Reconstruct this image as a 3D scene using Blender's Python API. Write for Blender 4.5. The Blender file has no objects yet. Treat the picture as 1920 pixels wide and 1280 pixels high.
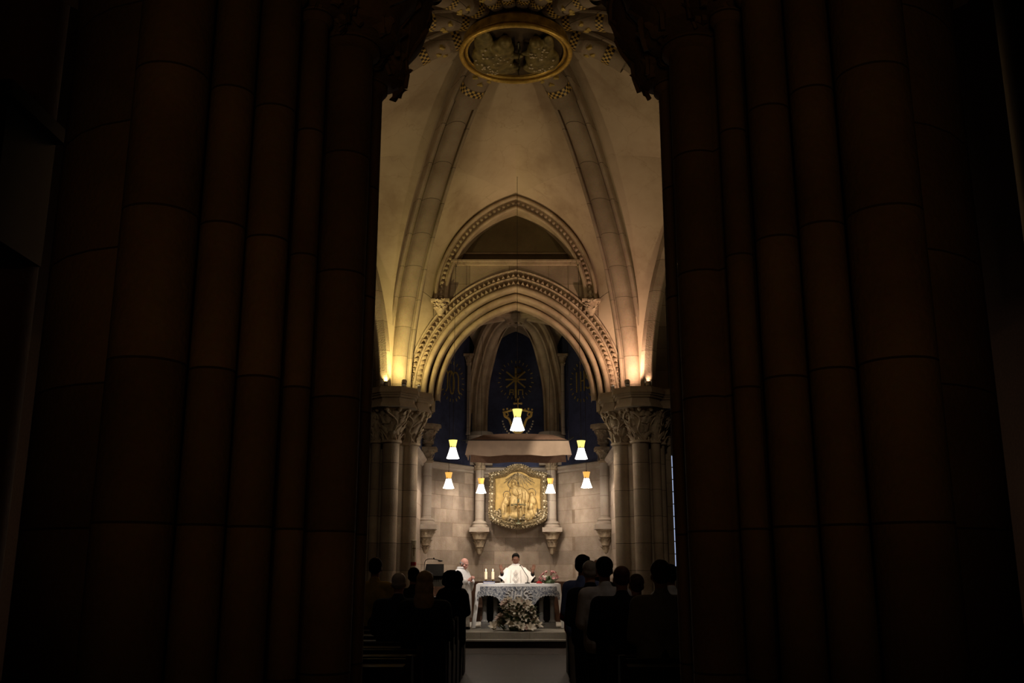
import bpy, bmesh, math, random
from math import sin, cos, pi, sqrt, acos, atan2, radians
from mathutils import Vector, Matrix
random.seed(7)
scene = bpy.context.scene
COL = scene.collection

# ------------------------------------------------------------------ camera
FPX, TILT, EYE = 1800.0, math.atan(425 / 1800), 1.7
cam_d = bpy.data.cameras.new('camera'); cam = bpy.data.objects.new('camera', cam_d); COL.objects.link(cam)
cam_d.sensor_width = 36; cam_d.lens = 36 * FPX / 1920; cam_d.clip_start = .05; cam_d.clip_end = 200
cam_d.shift_x = -7 / 1920
cam.location = (0, 0, EYE); cam.rotation_euler = (pi / 2 + TILT, 0, 0)
scene.camera = cam
CT, ST = cos(TILT), sin(TILT)


def at(px, py, Y):
    """a place read off the photograph, Y metres down the nave"""
    u, v = (px - 967) / FPX, (640 - py) / FPX
    d = CT - v * ST
    return Vector((u * Y / d, Y, EYE + Y * (ST + v * CT) / d))


# ------------------------------------------------------------------ materials
def new_mat(name):
    m = bpy.data.materials.new(name); m.use_nodes = True
    nt = m.node_tree; b = nt.nodes['Principled BSDF']
    return m, nt, b


def N(nt, t, **kw):
    n = nt.nodes.new(t)
    for k, v in kw.items():
        if k in n.inputs: n.inputs[k].default_value = v
        else: setattr(n, k, v)
    return n


def L(nt, a, b): nt.links.new(a, b)


def ramp(nt, src, stops):
    r = nt.nodes.new('ShaderNodeValToRGB')
    e = r.color_ramp.elements
    while len(e) < len(stops): e.new(.5)
    for el, (p, c) in zip(e, stops):
        el.position = p; el.color = (*c, 1) if len(c) == 3 else c
    L(nt, src, r.inputs[0]); return r.outputs[0]


def mixc(nt, fac, a, b, mode='MIX'):
    m = nt.nodes.new('ShaderNodeMix'); m.data_type = 'RGBA'; m.blend_type = mode
    for s, v in ((m.inputs[0], fac), (m.inputs[6], a), (m.inputs[7], b)):
        if hasattr(v, 'links'): L(nt, v, s)
        else: s.default_value = v if isinstance(v, (int, float)) else (*v, 1)
    return m.outputs[2]


def plain(name, col, rough=.7, metal=0, var=.15, scale=20, bump=0, spec=.3):
    m, nt, b = new_mat(name)
    g = N(nt, 'ShaderNodeNewGeometry')
    n = N(nt, 'ShaderNodeTexNoise', Scale=scale, Detail=4.0)
    L(nt, g.outputs['Position'], n.inputs['Vector'])
    c = ramp(nt, n.outputs['Fac'], [(.3, tuple(x * (1 - var) for x in col)), (.7, tuple(min(1, x * (1 + var)) for x in col))])
    L(nt, c, b.inputs['Base Color'])
    b.inputs['Roughness'].default_value = rough; b.inputs['Metallic'].default_value = metal
    b.inputs['Specular IOR Level'].default_value = spec
    if bump:
        bp = N(nt, 'ShaderNodeBump', Strength=bump, Distance=.02)
        L(nt, n.outputs['Fac'], bp.inputs['Height']); L(nt, bp.outputs[0], b.inputs['Normal'])
    return m


def stone(name, col, dark, mode='courses', h=.42, w=.7, joint=.012, var=.5, patch=1.3):
    """sandstone: 'courses' = horizontal joints round shafts and ribs, 'blocks' = ashlar, None = plain"""
    m, nt, b = new_mat(name)
    g = N(nt, 'ShaderNodeNewGeometry'); pos = g.outputs['Position']
    n1 = N(nt, 'ShaderNodeTexNoise', Scale=patch, Detail=6.0, Roughness=.6); L(nt, pos, n1.inputs['Vector'])
    n2 = N(nt, 'ShaderNodeTexNoise', Scale=35.0, Detail=3.0); L(nt, pos, n2.inputs['Vector'])
    c = ramp(nt, n1.outputs['Fac'], [(.32, dark), (.62, col)])
    c = mixc(nt, .25, c, n2.outputs['Color'], 'SOFT_LIGHT')
    sep = N(nt, 'ShaderNodeSeparateXYZ'); L(nt, pos, sep.inputs[0])
    hgt = n2.outputs['Fac']
    if mode == 'courses':
        d = N(nt, 'ShaderNodeMath', operation='DIVIDE'); L(nt, sep.outputs[2], d.inputs[0]); d.inputs[1].default_value = h
        fl = N(nt, 'ShaderNodeMath', operation='FLOOR'); L(nt, d.outputs[0], fl.inputs[0])
        fr = N(nt, 'ShaderNodeMath', operation='FRACT'); L(nt, d.outputs[0], fr.inputs[0])
        lt = N(nt, 'ShaderNodeMath', operation='LESS_THAN'); L(nt, fr.outputs[0], lt.inputs[0]); lt.inputs[1].default_value = joint / h
        wn = N(nt, 'ShaderNodeTexWhiteNoise'); wn.noise_dimensions = '2D'
        cb = N(nt, 'ShaderNodeCombineXYZ'); L(nt, fl.outputs[0], cb.inputs[0])
        xr = N(nt, 'ShaderNodeMath', operation='SIGN'); L(nt, sep.outputs[0], xr.inputs[0]); L(nt, xr.outputs[0], cb.inputs[1])
        L(nt, cb.outputs[0], wn.inputs['Vector'])
        tone = ramp(nt, wn.outputs['Value'], [(0, (1 - var * .7,) * 3), (1, (1, 1, 1))])
        c = mixc(nt, 1.0, c, tone, 'MULTIPLY')
        c = mixc(nt, lt.outputs[0], c, tuple(x * .35 for x in dark))
    elif mode == 'blocks':
        ad = N(nt, 'ShaderNodeMath', operation='MULTIPLY_ADD'); L(nt, sep.outputs[1], ad.inputs[0]); ad.inputs[1].default_value = .8; L(nt, sep.outputs[0], ad.inputs[2])
        cb = N(nt, 'ShaderNodeCombineXYZ'); L(nt, ad.outputs[0], cb.inputs[0]); L(nt, sep.outputs[2], cb.inputs[1])
        br = N(nt, 'ShaderNodeTexBrick'); L(nt, cb.outputs[0], br.inputs['Vector'])
        for k, v in (('Scale', 1.0), ('Mortar Size', joint), ('Brick Width', w), ('Row Height', h), ('Bias', 0.0), ('Mortar Smooth', .2)): br.inputs[k].default_value = v
        br.inputs['Color1'].default_value = (1, 1, 1, 1); br.inputs['Color2'].default_value = (1 - var * .7,) * 3 + (1,)
        br.inputs['Mortar'].default_value = (.55, .52, .48, 1)
        c = mixc(nt, 1.0, c, br.outputs['Color'], 'MULTIPLY')
    L(nt, c, b.inputs['Base Color'])
    b.inputs['Roughness'].default_value = .85; b.inputs['Specular IOR Level'].default_value = .15
    bp = N(nt, 'ShaderNodeBump', Strength=.25, Distance=.02); L(nt, hgt, bp.inputs['Height']); L(nt, bp.outputs[0], b.inputs['Normal'])
    return m


def emit(name, col, strength, base=None):
    m, nt, b = new_mat(name)
    b.inputs['Base Color'].default_value = (*(base or col), 1); b.inputs['Roughness'].default_value = .4
    b.inputs['Emission Color'].default_value = (*col, 1); b.inputs['Emission Strength'].default_value = strength
    return m


M = {}
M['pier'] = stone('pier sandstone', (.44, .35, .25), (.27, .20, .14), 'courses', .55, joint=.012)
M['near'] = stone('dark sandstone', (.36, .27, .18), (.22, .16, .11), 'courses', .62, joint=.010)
M['rib'] = stone('rib sandstone', (.36, .29, .21), (.25, .19, .13), 'courses', .62, joint=.009, var=.4, patch=1.4)
M['carve'] = stone('carved sandstone', (.46, .37, .26), (.26, .19, .13), None, patch=5)
M['arch'] = stone('arch sandstone', (.45, .36, .25), (.28, .21, .14), None, patch=2.2)
M['wall'] = stone('ashlar', (.40, .32, .23), (.26, .20, .14), 'blocks', .5, .9, .01)
M['apse'] = stone('apse ashlar', (.50, .405, .325), (.34, .265, .205), 'blocks', .36, .62, .006, var=.55, patch=2.2)
M['apse_col'] = stone('apse column stone', (.52, .45, .38), (.38, .31, .25), 'courses', .5, joint=.008, var=.25)
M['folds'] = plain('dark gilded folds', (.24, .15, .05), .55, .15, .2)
M['lyre'] = plain('gilding lifted for lamplight', (.85, .60, .18), .4, .15, .15)  # base colour raised to stand in for the front lamp's light
M['dim'] = plain('shade darkened brown stone', (.13, .08, .05), .9)  # plain sandstone coloured dark to stand for the unlit aisles
M['fband'] = plain('worn stone floor band', (.05, .042, .037), .7, spec=.06)
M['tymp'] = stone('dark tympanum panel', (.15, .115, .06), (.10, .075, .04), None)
M['plat'] = stone('step stone', (.40, .37, .32), (.30, .28, .24), 'blocks', .6, 1.1, .006, var=.2)
M['stepdark'] = plain('dark step riser', (.035, .022, .016), .6)
M['wood'] = plain('dark stained wood', (.012, .008, .006), .6, var=.35, scale=9)
M['wood2'] = plain('dark red brown wood', (.06, .028, .016), .5, var=.3, scale=8)
M['gold'] = plain('gilded metal', (.62, .42, .10), .38, .55, .25, 14, .2)
M['oldgold'] = plain('tarnished gilded carving', (.27, .21, .12), .38, .45, .65, 30, .6)
M['relief'] = plain('gilded relief ground', (.52, .36, .13), .55, .15, .18, 9, .1)
M['relieffig'] = plain('gilded relief figures', (.56, .41, .18), .55, .12, .2, 20, .15)
M['goldpaint'] = plain('gold paint', (.50, .38, .11), .45, .4, .2)
M['bossgold'] = plain('gilded boss', (.42, .29, .07), .4, .6, .35, 9, .3)
M['bossfig'] = plain('olive gilded carving', (.20, .16, .06), .5, .35, .5, 8, .4)
M['bossdark'] = plain('dark boss recess', (.06, .04, .02), .7)
M['pearl'] = plain('pale gilt beads', (.62, .54, .38), .35, .3)
M['white'] = plain('white vestment', (.80, .78, .76), .85, var=.04)
M['white2'] = plain('cream vestment', (.82, .76, .70), .85, var=.05)
M['embro'] = plain('grey embroidery', (.56, .53, .50), .8)
M['fabric'] = plain('rose beige canopy cloth', (.50, .37, .28), .9, var=.08, scale=5)
M['fabric_in'] = plain('brown canopy lining', (.22, .13, .09), .9, var=.1)
M['cable'] = plain('dark cord', (.02, .016, .012), .6)
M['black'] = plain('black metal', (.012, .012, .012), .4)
M['iron'] = plain('grey metal', (.45, .42, .38), .35, .6)
M['lampw'] = emit('lit white glass', (1, .93, .80), 6.0, (.9, .88, .8))
M['lampu'] = emit('lit yellow glass', (1, .82, .20), 1.3, (.9, .6, .15))
M['lampa'] = emit('lit amber glass', (1, .50, .10), .85, (.8, .4, .1))
M['flame'] = emit('candle flame', (1, .75, .3), 8.0)
M['wax'] = emit('warm candle wax', (1, .72, .40), .22, (.85, .74, .52))
M['wax2'] = plain('ivory wax', (.85, .74, .55), .6)
M['spotw'] = emit('lit spotlight lens', (1, .95, .8), 2.0)
M['red'] = plain('red band', (.35, .02, .02), .6)
M['glass'] = emit('bluish lit window glass', (.55, .68, 1.0), 0.6, (.4, .5, .7))
M['petal'] = plain('white petals', (.80, .74, .63), .7, var=.15, scale=30)
M['pink'] = plain('pink petals', (.68, .36, .34), .7, var=.2, scale=40)
M['blush'] = plain('blush petals', (.62, .46, .40), .7, var=.15, scale=30)
M['leaf'] = plain('dark green leaves', (.06, .09, .035), .6, var=.4)
M['bluebook'] = plain('blue book cloth', (.05, .13, .42), .6)
M['altar'] = stone('grey altar stone', (.19, .18, .165), (.12, .11, .10), None)
M['brass'] = plain('dull brass', (.30, .20, .08), .4, .8)
M['statgreen'] = plain('dark bronze', (.10, .10, .06), .4, .7)
SKIN = {'light': plain('light skin', (.60, .36, .28), .55, var=.06), 'pink': plain('pink skin', (.66, .34, .27), .5, var=.06),
        'brown': plain('brown skin', (.20, .095, .06), .5, var=.06), 'tan': plain('tan skin', (.36, .19, .13), .55, var=.06)}
HAIR = {'black': plain('black hair', (.008, .007, .006), .8, spec=.08), 'brown': plain('brown hair', (.05, .025, .014), .8, spec=.08), 'white': plain('white hair', (.42, .38, .34), .6),
        'blonde': plain('blonde hair', (.40, .29, .14), .55, var=.25), 'grey': plain('grey hair', (.25, .23, .22), .6), 'auburn': plain('auburn hair', (.09, .03, .014), .6)}
CLOTH = {k: plain(k + ' cloth', c, .9, var=.12) for k, c in dict(black=(.008, .008, .009), navy=(.015, .018, .03), yellow=(.46, .33, .08), rust=(.14, .05, .025), green=(.012, .02, .017),
         blue=(.17, .23, .50), paleshirt=(.62, .60, .60), grey=(.22, .24, .24), red=(.36, .015, .02), beige=(.30, .26, .20), whiteshirt=(.55, .53, .5), dark=(.014, .013, .013), charcoal=(.02, .02, .02)).items()}


def mat_blue():
    m, nt, b = new_mat('painted midnight blue plaster')
    g = N(nt, 'ShaderNodeNewGeometry')
    n = N(nt, 'ShaderNodeTexNoise', Scale=3.0, Detail=8.0, Roughness=.7); L(nt, g.outputs['Position'], n.inputs['Vector'])
    c = ramp(nt, n.outputs['Fac'], [(.35, (.020, .027, .070)), (.6, (.045, .058, .135))])
    v = N(nt, 'ShaderNodeTexVoronoi', Scale=9.0); L(nt, g.outputs['Position'], v.inputs['Vector'])
    s = ramp(nt, v.outputs['Distance'], [(.05, (.16, .16, .18)), (.09, (0, 0, 0))])
    c = mixc(nt, .5, c, s, 'ADD')
    L(nt, c, b.inputs['Base Color']); b.inputs['Roughness'].default_value = .8
    return m


def mat_lace():
    m, nt, b = new_mat('white lace over blue grey')
    g = N(nt, 'ShaderNodeNewGeometry')
    mp = N(nt, 'ShaderNodeMapping'); mp.inputs['Scale'].default_value = (1, .01, 1); L(nt, g.outputs['Position'], mp.inputs['Vector'])
    n = N(nt, 'ShaderNodeTexNoise', Scale=13.0, Detail=2.0, Distortion=2.2); L(nt, mp.outputs[0], n.inputs['Vector'])
    v = N(nt, 'ShaderNodeTexVoronoi', Scale=14.0, feature='DISTANCE_TO_EDGE'); L(nt, mp.outputs[0], v.inputs['Vector'])
    a = ramp(nt, n.outputs['Fac'], [(.44, (.06, .065, .09)), (.47, (.50, .48, .45)), (.53, (.50, .48, .45)), (.57, (.07, .08, .11))])
    c = mixc(nt, .35, a, ramp(nt, v.outputs['Distance'], [(.03, (.55, .53, .5)), (.08, (.09, .10, .13))]))
    L(nt, c, b.inputs['Base Color']); b.inputs['Roughness'].default_value = .9
    return m


def mat_band():
    m, nt, b = new_mat('painted gold lozenge band')
    tc = N(nt, 'ShaderNodeTexCoord')
    ck = N(nt, 'ShaderNodeTexChecker', Scale=16.0); L(nt, tc.outputs['UV'], ck.inputs['Vector'])
    ck.inputs['Color1'].default_value = (.03, .018, .012, 1); ck.inputs['Color2'].default_value = (.58, .40, .11, 1)
    L(nt, ck.outputs['Color'], b.inputs['Base Color']); b.inputs['Roughness'].default_value = .5
    return m


def mat_web():
    m, nt, b = new_mat('vault plaster')
    g = N(nt, 'ShaderNodeNewGeometry')
    n1 = N(nt, 'ShaderNodeTexNoise', Scale=.8, Detail=7.0, Roughness=.62); L(nt, g.outputs['Position'], n1.inputs['Vector'])
    c = ramp(nt, n1.outputs['Fac'], [(.3, (.33, .25, .17)), (.5, (.46, .37, .26)), (.7, (.52, .43, .31))])
    v = N(nt, 'ShaderNodeTexVoronoi', Scale=1.1, feature='DISTANCE_TO_EDGE', Randomness=.9)
    w = N(nt, 'ShaderNodeTexNoise', Scale=4.0, Detail=5.0)
    L(nt, g.outputs['Position'], w.inputs['Vector'])
    add = N(nt, 'ShaderNodeVectorMath', operation='MULTIPLY_ADD'); L(nt, w.outputs['Color'], add.inputs[0]); add.inputs[1].default_value = (.35, .35, .35); L(nt, g.outputs['Position'], add.inputs[2])
    L(nt, add.outputs[0], v.inputs['Vector'])
    cr = ramp(nt, v.outputs['Distance'], [(.003, (.85, .83, .81)), (.008, (1, 1, 1))])
    c = mixc(nt, .8, c, cr, 'MULTIPLY')
    L(nt, c, b.inputs['Base Color']); b.inputs['Roughness'].default_value = .9; b.inputs['Specular IOR Level'].default_value = .1
    bp = N(nt, 'ShaderNodeBump', Strength=.2, Distance=.03); L(nt, w.outputs['Fac'], bp.inputs['Height']); L(nt, bp.outputs[0], b.inputs['Normal'])
    return m


def mat_floor():
    m, nt, b = new_mat('dark polished stone floor')
    g = N(nt, 'ShaderNodeNewGeometry')
    br = N(nt, 'ShaderNodeTexBrick'); L(nt, g.outputs['Position'], br.inputs['Vector'])
    for k, v in (('Scale', 1.0), ('Mortar Size', .006), ('Brick Width', .6), ('Row Height', .6)): br.inputs[k].default_value = v
    br.inputs['Color1'].default_value = (.022, .017, .015, 1); br.inputs['Color2'].default_value = (.017, .013, .012, 1); br.inputs['Mortar'].default_value = (.04, .03, .025, 1)
    n = N(nt, 'ShaderNodeTexNoise', Scale=5.0, Detail=6.0); L(nt, g.outputs['Position'], n.inputs['Vector'])
    c = mixc(nt, .3, br.outputs['Color'], n.outputs['Color'], 'SOFT_LIGHT')
    L(nt, c, b.inputs['Base Color']); b.inputs['Roughness'].default_value = .5; b.inputs['Specular IOR Level'].default_value = .05
    return m


M['blue'] = mat_blue(); M['lace'] = mat_lace(); M['band'] = mat_band(); M['web'] = mat_web(); M['floor'] = mat_floor()


# ------------------------------------------------------------------ objects
def tag(o, label=None, cat=None, group=None, kind=None):
    for k, v in (('label', label), ('category', cat), ('group', group), ('kind', kind)):
        if v: o[k] = v
    return o


def thing(name, loc, label, cat, group=None, rz=0):
    o = bpy.data.objects.new(name, None); COL.objects.link(o)
    o.empty_display_size = .1; o.location = loc; o.rotation_euler = (0, 0, rz)
    return tag(o, label, cat, group)


def finish(me, mat, ang=40):
    me.materials.append(mat)
    me.polygons.foreach_set('use_smooth', [True] * len(me.polygons))
    if ang < 180: me.set_sharp_from_angle(angle=radians(ang))


def link_mesh(name, me, parent=None):
    o = bpy.data.objects.new(name, me); COL.objects.link(o)
    if parent: o.parent = parent
    return o


def world_loc(o):
    v = Vector((0, 0, 0))
    while o: v += o.location; o = o.parent
    return v


class MB:
    """collects geometry for one mesh object"""
    def __init__(s): s.v, s.f, s.uv = [], [], {}

    def add(s, vs, fs):
        b = len(s.v); s.v += [Vector(x) for x in vs]; s.f += [tuple(b + i for i in f) for f in fs]; return b

    def box(s, c, d, rz=0, taper=1.0):
        x, y, z = (k / 2 for k in d); R = Matrix.Rotation(rz, 3, 'Z'); c = Vector(c)
        vs = [c + R @ Vector((sx * x * (taper if sz > 0 else 1), sy * y * (taper if sz > 0 else 1), sz * z)) for sz in (-1, 1) for sx, sy in ((-1, -1), (1, -1), (1, 1), (-1, 1))]
        s.add(vs, [(3, 2, 1, 0), (4, 5, 6, 7), (0, 1, 5, 4), (1, 2, 6, 5), (2, 3, 7, 6), (3, 0, 4, 7)])
        return s

    def grid(s, P, wrap_u=False, wrap_v=False, flip=False):
        nu, nv = len(P), len(P[0]); b = s.add([p for r in P for p in r], [])
        for i in range(nu if wrap_u else nu - 1):
            for j in range(nv if wrap_v else nv - 1):
                q = (b + i * nv + j, b + ((i + 1) % nu) * nv + j, b + ((i + 1) % nu) * nv + (j + 1) % nv, b + i * nv + (j + 1) % nv)
                s.f.append(q[::-1] if flip else q)
        return b

    def lathe(s, c, prof, seg=24, sx=1, sy=1, caps=True, flute=None):
        """prof: (radius, z) list from bottom to top about a vertical axis at c"""
        c = Vector(c); P = []
        for r, z in prof:
            P.append([c + Vector((r * sx * cos(a), r * sy * sin(a), z)) for a in (2 * pi * k / seg for k in range(seg))])
        b = s.grid(P, wrap_v=True, flip=True)
        n = len(prof)
        if caps:
            s.f.append(tuple(b + k for k in range(seg))[::-1]); s.f.append(tuple(b + (n - 1) * seg + k for k in range(seg)))
        return s

    def tube(s, pts, r, seg=8, r2=None, closed=False):
        pts = [Vector(p) for p in pts]; n = len(pts); P = []
        up = Vector((.13, .27, .95))
        for i, p in enumerate(pts):
            t = (pts[(i + 1) % n] - pts[i - 1]) if closed else (pts[min(i + 1, n - 1)] - pts[max(i - 1, 0)])
            t.normalize(); a = t.cross(up)
            if a.length < .05: a = t.cross(Vector((1, 0, 0)))
            a.normalize(); bb = t.cross(a)
            rr = r if r2 is None else r + (r2 - r) * i / max(1, n - 1)
            P.append([p + a * rr * cos(k * 2 * pi / seg) + bb * rr * sin(k * 2 * pi / seg) for k in range(seg)])
        b = s.grid(P, wrap_u=closed, wrap_v=True)
        if not closed:
            s.f.append(tuple(b + k for k in range(seg))); s.f.append(tuple(b + (n - 1) * seg + k for k in range(seg))[::-1])
        return s

    def ell(s, c, r, seg=14, rings=9, rot=None):
        c = Vector(c); r = (r, r, r) if isinstance(r, (int, float)) else r
        vs = []; 
        for i in range(1, rings):
            th = pi * i / rings
            for k in range(seg):
                ph = 2 * pi * k / seg; vs.append(Vector((r[0] * sin(th) * cos(ph), r[1] * sin(th) * sin(ph), r[2] * cos(th))))
        vs += [Vector((0, 0, r[2])), Vector((0, 0, -r[2]))]
        if rot is not None: vs = [rot @ v for v in vs]
        vs = [c + v for v in vs]; fs = []
        for i in range(rings - 2):
            for k in range(seg): fs.append((i * seg + k, (i + 1) * seg + k, (i + 1) * seg + (k + 1) % seg, i * seg + (k + 1) % seg))
        t, bo = (rings - 1) * seg, (rings - 1) * seg + 1
        for k in range(seg):
            fs.append((t, k, (k + 1) % seg)); fs.append((bo, (rings - 2) * seg + (k + 1) % seg, (rings - 2) * seg + k))
        s.add(vs, fs); return s

    def cap(s, a, b, ra, rb=None, seg=12):
        """tapered limb with round ends"""
        a, b = Vector(a), Vector(b); rb = ra if rb is None else rb
        s.ell(a, ra, seg, 8); s.ell(b, rb, seg, 8)
        if (b - a).length > 1e-4: s.tube([a, b], ra, seg, rb)
        return s

    def prism(s, poly, fn, depth_a, depth_b):
        """2-D outline poly [(x, z)], fn(x, z, d) places it"""
        n = len(poly)
        b = s.add([fn(x, z, depth_a) for x, z in poly] + [fn(x, z, depth_b) for x, z in poly], [])
        s.f.append(tuple(b + i for i in range(n))); s.f.append(tuple(b + n + i for i in range(n))[::-1])
        for i in range(n): s.f.append((b + (i + 1) % n, b + i, b + n + i, b + n + (i + 1) % n))
        return s

    def build(s, name, mat, parent=None, ang=40, recalc=True):
        off = world_loc(parent) if parent else Vector((0, 0, 0))
        me = bpy.data.meshes.new(name); me.from_pydata([v - off for v in s.v], [], s.f)
        if recalc:
            bm = bmesh.new(); bm.from_mesh(me); bmesh.ops.recalc_face_normals(bm, faces=bm.faces); bm.to_mesh(me); bm.free()
        finish(me, mat, ang)
        return link_mesh(name, me, parent)

    def remesh(s, name, mat, parent, voxel=.012, smooth=4, factor=.5):
        """one continuous skin over everything collected (coordinates local to the parent)"""
        me = bpy.data.meshes.new('tmp'); me.from_pydata(s.v, [], s.f)
        t = bpy.data.objects.new('tmp', me); COL.objects.link(t)
        r = t.modifiers.new('r', 'REMESH'); r.mode = 'VOXEL'; r.voxel_size = voxel; r.adaptivity = 0
        if smooth:
            q = t.modifiers.new('s', 'SMOOTH'); q.iterations = smooth; q.factor = factor
        bpy.context.view_layer.update()
        dg = bpy.context.evaluated_depsgraph_get()
        out = bpy.data.meshes.new_from_object(t.evaluated_get(dg)); out.name = name
        bpy.data.objects.remove(t); bpy.data.meshes.remove(me)
        out.materials.clear(); finish(out, mat, 180)
        return link_mesh(name, out, parent)


def kids(o): return [c for c in bpy.data.objects if c.parent == o]


def copy_tree(o, loc, rz=None, parent=None):
    c = o.copy(); COL.objects.link(c)
    if parent: c.parent = parent
    if loc is not None: c.location = loc
    if rz is not None: c.rotation_euler = (0, 0, rz)
    for k in list(o.children): copy_tree(k, None, None, c)
    return c


def crom(pts, n=10):
    """smooth curve through points"""
    P = [Vector(p) for p in pts]; P = [P[0] * 2 - P[1]] + P + [P[-1] * 2 - P[-2]]; out = []
    for i in range(1, len(P) - 2):
        for k in range(n):
            t = k / n; a, b, c, d = P[i - 1:i + 3]
            out.append(.5 * ((2 * b) + (c - a) * t + (2 * a - 5 * b + 4 * c - d) * t * t + (3 * b - a - 3 * c + d) * t ** 3))
    out.append(P[-2]); return out


# ------------------------------------------------------------------ pointed arches
class Arch:
    """two-centred arch in a vertical plane: half-width a, spring z0, rise h; mid = plan point, ax = plan unit direction"""
    def __init__(s, a, z0, h, mid=(0, 0), ax=(1, 0)):
        s.a, s.z0, s.h = a, z0, h; s.c = (h * h - a * a) / (2 * a); s.R = a + s.c
        s.mid = Vector((*mid, 0)); s.ax = Vector((*ax, 0)).normalized(); s.nrm = Vector((-s.ax.y, s.ax.x, 0))

    def xz(s, t, r=0, side=1):
        R = s.R + r; an = t * acos(min(1, s.c / R)); return side * (R * cos(an) - s.c), s.z0 + R * sin(an)

    def pt(s, t, r=0, d=0, side=1):
        x, z = s.xz(t, r, side); return s.mid + s.ax * x + s.nrm * d + Vector((0, 0, z))

    def zat(s, x, r=0):
        R = s.R + r; q = R * R - (abs(x) + s.c) ** 2
        return s.z0 + sqrt(q) if q > 0 else s.z0

    def sweep(s, mb, prof, n=28, foot=None):
        """prof: [(r, d)] offsets outward from the intrados and in depth"""
        for side in (1, -1):
            rows = []
            if foot is not None: rows.append([s.pt(0, r, d, side) * 1 + Vector((0, 0, foot - s.z0)) for r, d in prof])
            rows += [[s.pt(i / n, r, d, side) for r, d in prof] for i in range(n + 1)]
            mb.grid(rows)
        return mb


def roll(cr, cd, r, a0, a1, n=6):
    return [(cr + r * cos(radians(a0 + (a1 - a0) * k / n)), cd + r * sin(radians(a0 + (a1 - a0) * k / n))) for k in range(n + 1)]


# ------------------------------------------------------------------ carved foliage
def leaf(mb, base, out, up, length, width, curl, lobes=3, jit=.15):
    """a carved curling leaf: rises along up, its tip rolls over along out"""
    out, up = Vector(out).normalized(), Vector(up).normalized(); sd = out.cross(up).normalized()
    nl, rows = 8, []
    p = Vector(base); a = random.uniform(-.1, .1)
    for i in range(nl + 1):
        t = i / nl
        w = width * (sin(pi * min(1, t * .85 + .15)) ** .6) * (1 + .28 * cos(t * lobes * 2 * pi)) * (1 - .2 * t)
        d = up * cos(a) + out * sin(a); nn = out * cos(a) - up * sin(a)
        rows.append([p + sd * w * k + nn * (-.30 * w * k * k + (.08 * w if k == 0 else 0) - .02 * abs(k) * width) for k in (-1, -.55, 0, .55, 1)])
        p = p + d * (length / nl); a += curl * (t ** 1.3) * 2.2 / nl + random.uniform(-jit, jit) * .2
    mb.grid(rows)
    mb.grid([[q - out * .012 * (1 if i else 1) for q in r] for i, r in enumerate(rows)], flip=True)


def foliage_capital(mb, c, z0, z1, r0, r1, n=9, rows=3, seg=20, prof=None, vines=10, lk=1.0, ck=.80):
    """bell core, interlaced vines and curling leaves standing clear of it"""
    c = Vector(c); H = z1 - z0
    prof = prof or [(0, r0 * 1.12), (.25, r0 * 1.2), (.5, r0 + (r1 - r0) * .35), (.75, r0 + (r1 - r0) * .68), (1, r1)]

    def rad(f):
        for (a, ra), (b, rb) in zip(prof, prof[1:]):
            if f <= b: return ra + (rb - ra) * (f - a) / (b - a)
        return prof[-1][1]
    mb.lathe(c, [(r0 * 1.05, z0), (r0 * 1.3, z0 + .02), (r0 * 1.3, z0 + .06), (r0 * 1.0, z0 + .075)] + [(max(r0 * .9, rad(f) * ck), z0 + H * f) for f in (.15, .3, .45, .6, .75, .9)] + [(rad(.95) * .95, z0 + H * .96), (rad(1), z1)], seg)
    tw = max(.008, r1 * .045)
    for k in range(vines):
        a0, dr = 2 * pi * k / vines + random.uniform(-.2, .2), random.choice((-1, 1)) * random.uniform(.5, 1.1)
        pts = []
        for i in range(9):
            f = .08 + .86 * i / 8; a = a0 + dr * f + .25 * sin(f * 9 + k)
            r = rad(f) * (.97 + .05 * sin(f * 12 + k)); pts.append(c + Vector((r * cos(a), r * sin(a), z0 + H * f)))
        mb.tube(pts, tw, 5)
    for row in range(rows):
        f0 = .08 + .66 * row / max(1, rows - 1) if rows > 1 else .1
        nn_ = n + row
        for k in range(nn_):
            an = 2 * pi * (k + .5 * (row % 2)) / nn_ + random.uniform(-.18, .18); f = f0 + random.uniform(-.05, .05)
            o = Vector((cos(an), sin(an), 0)); sd = Vector((-sin(an), cos(an), 0)) * random.uniform(-.7, .7); rb = rad(f) * .92
            leaf(mb, c + o * rb + Vector((0, 0, z0 + H * f)), o, Vector((0, 0, 1)) + o * .35 + sd, H * lk * random.uniform(.22, .32), lk * rad(f) * 2.6 / nn_ * random.uniform(.8, 1.2), random.uniform(1.4, 2.6), random.choice((2, 3)))
    for k in range(n):
        an = 2 * pi * k / n + .2; o = Vector((cos(an), sin(an), 0)); mb.ell(c + o * (rad(.9) * 1.0) + Vector((0, 0, z0 + H * .92)), (.11 * r1,) * 3, 8, 6)
    return mb


# ================================================================== THE SETTING
W = 21.0                                  # the chancel arch wall
BOSS = Vector((0, 16.0, 10.88))
# floor
tag(MB().box((0, 12, -.1), (24, 34, .2)).build('floor', M['floor']), kind='structure')
# outer walls (dark aisles around the nave)
mb = MB(); mb.box((-8.2, 11, 6.45), (.4, 31, 13.1)); tag(mb.build('wall_left', M['dim']), kind='structure')
mb = MB(); mb.box((8.2, 11, 6.45), (.4, 31, 13.1)); tag(mb.build('wall_right', M['dim']), kind='structure')
tag(MB().box((0, -4.2, 6.2), (16.8, .4, 13.1)).build('wall_rear', M['dim']), kind='structure')

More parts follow.
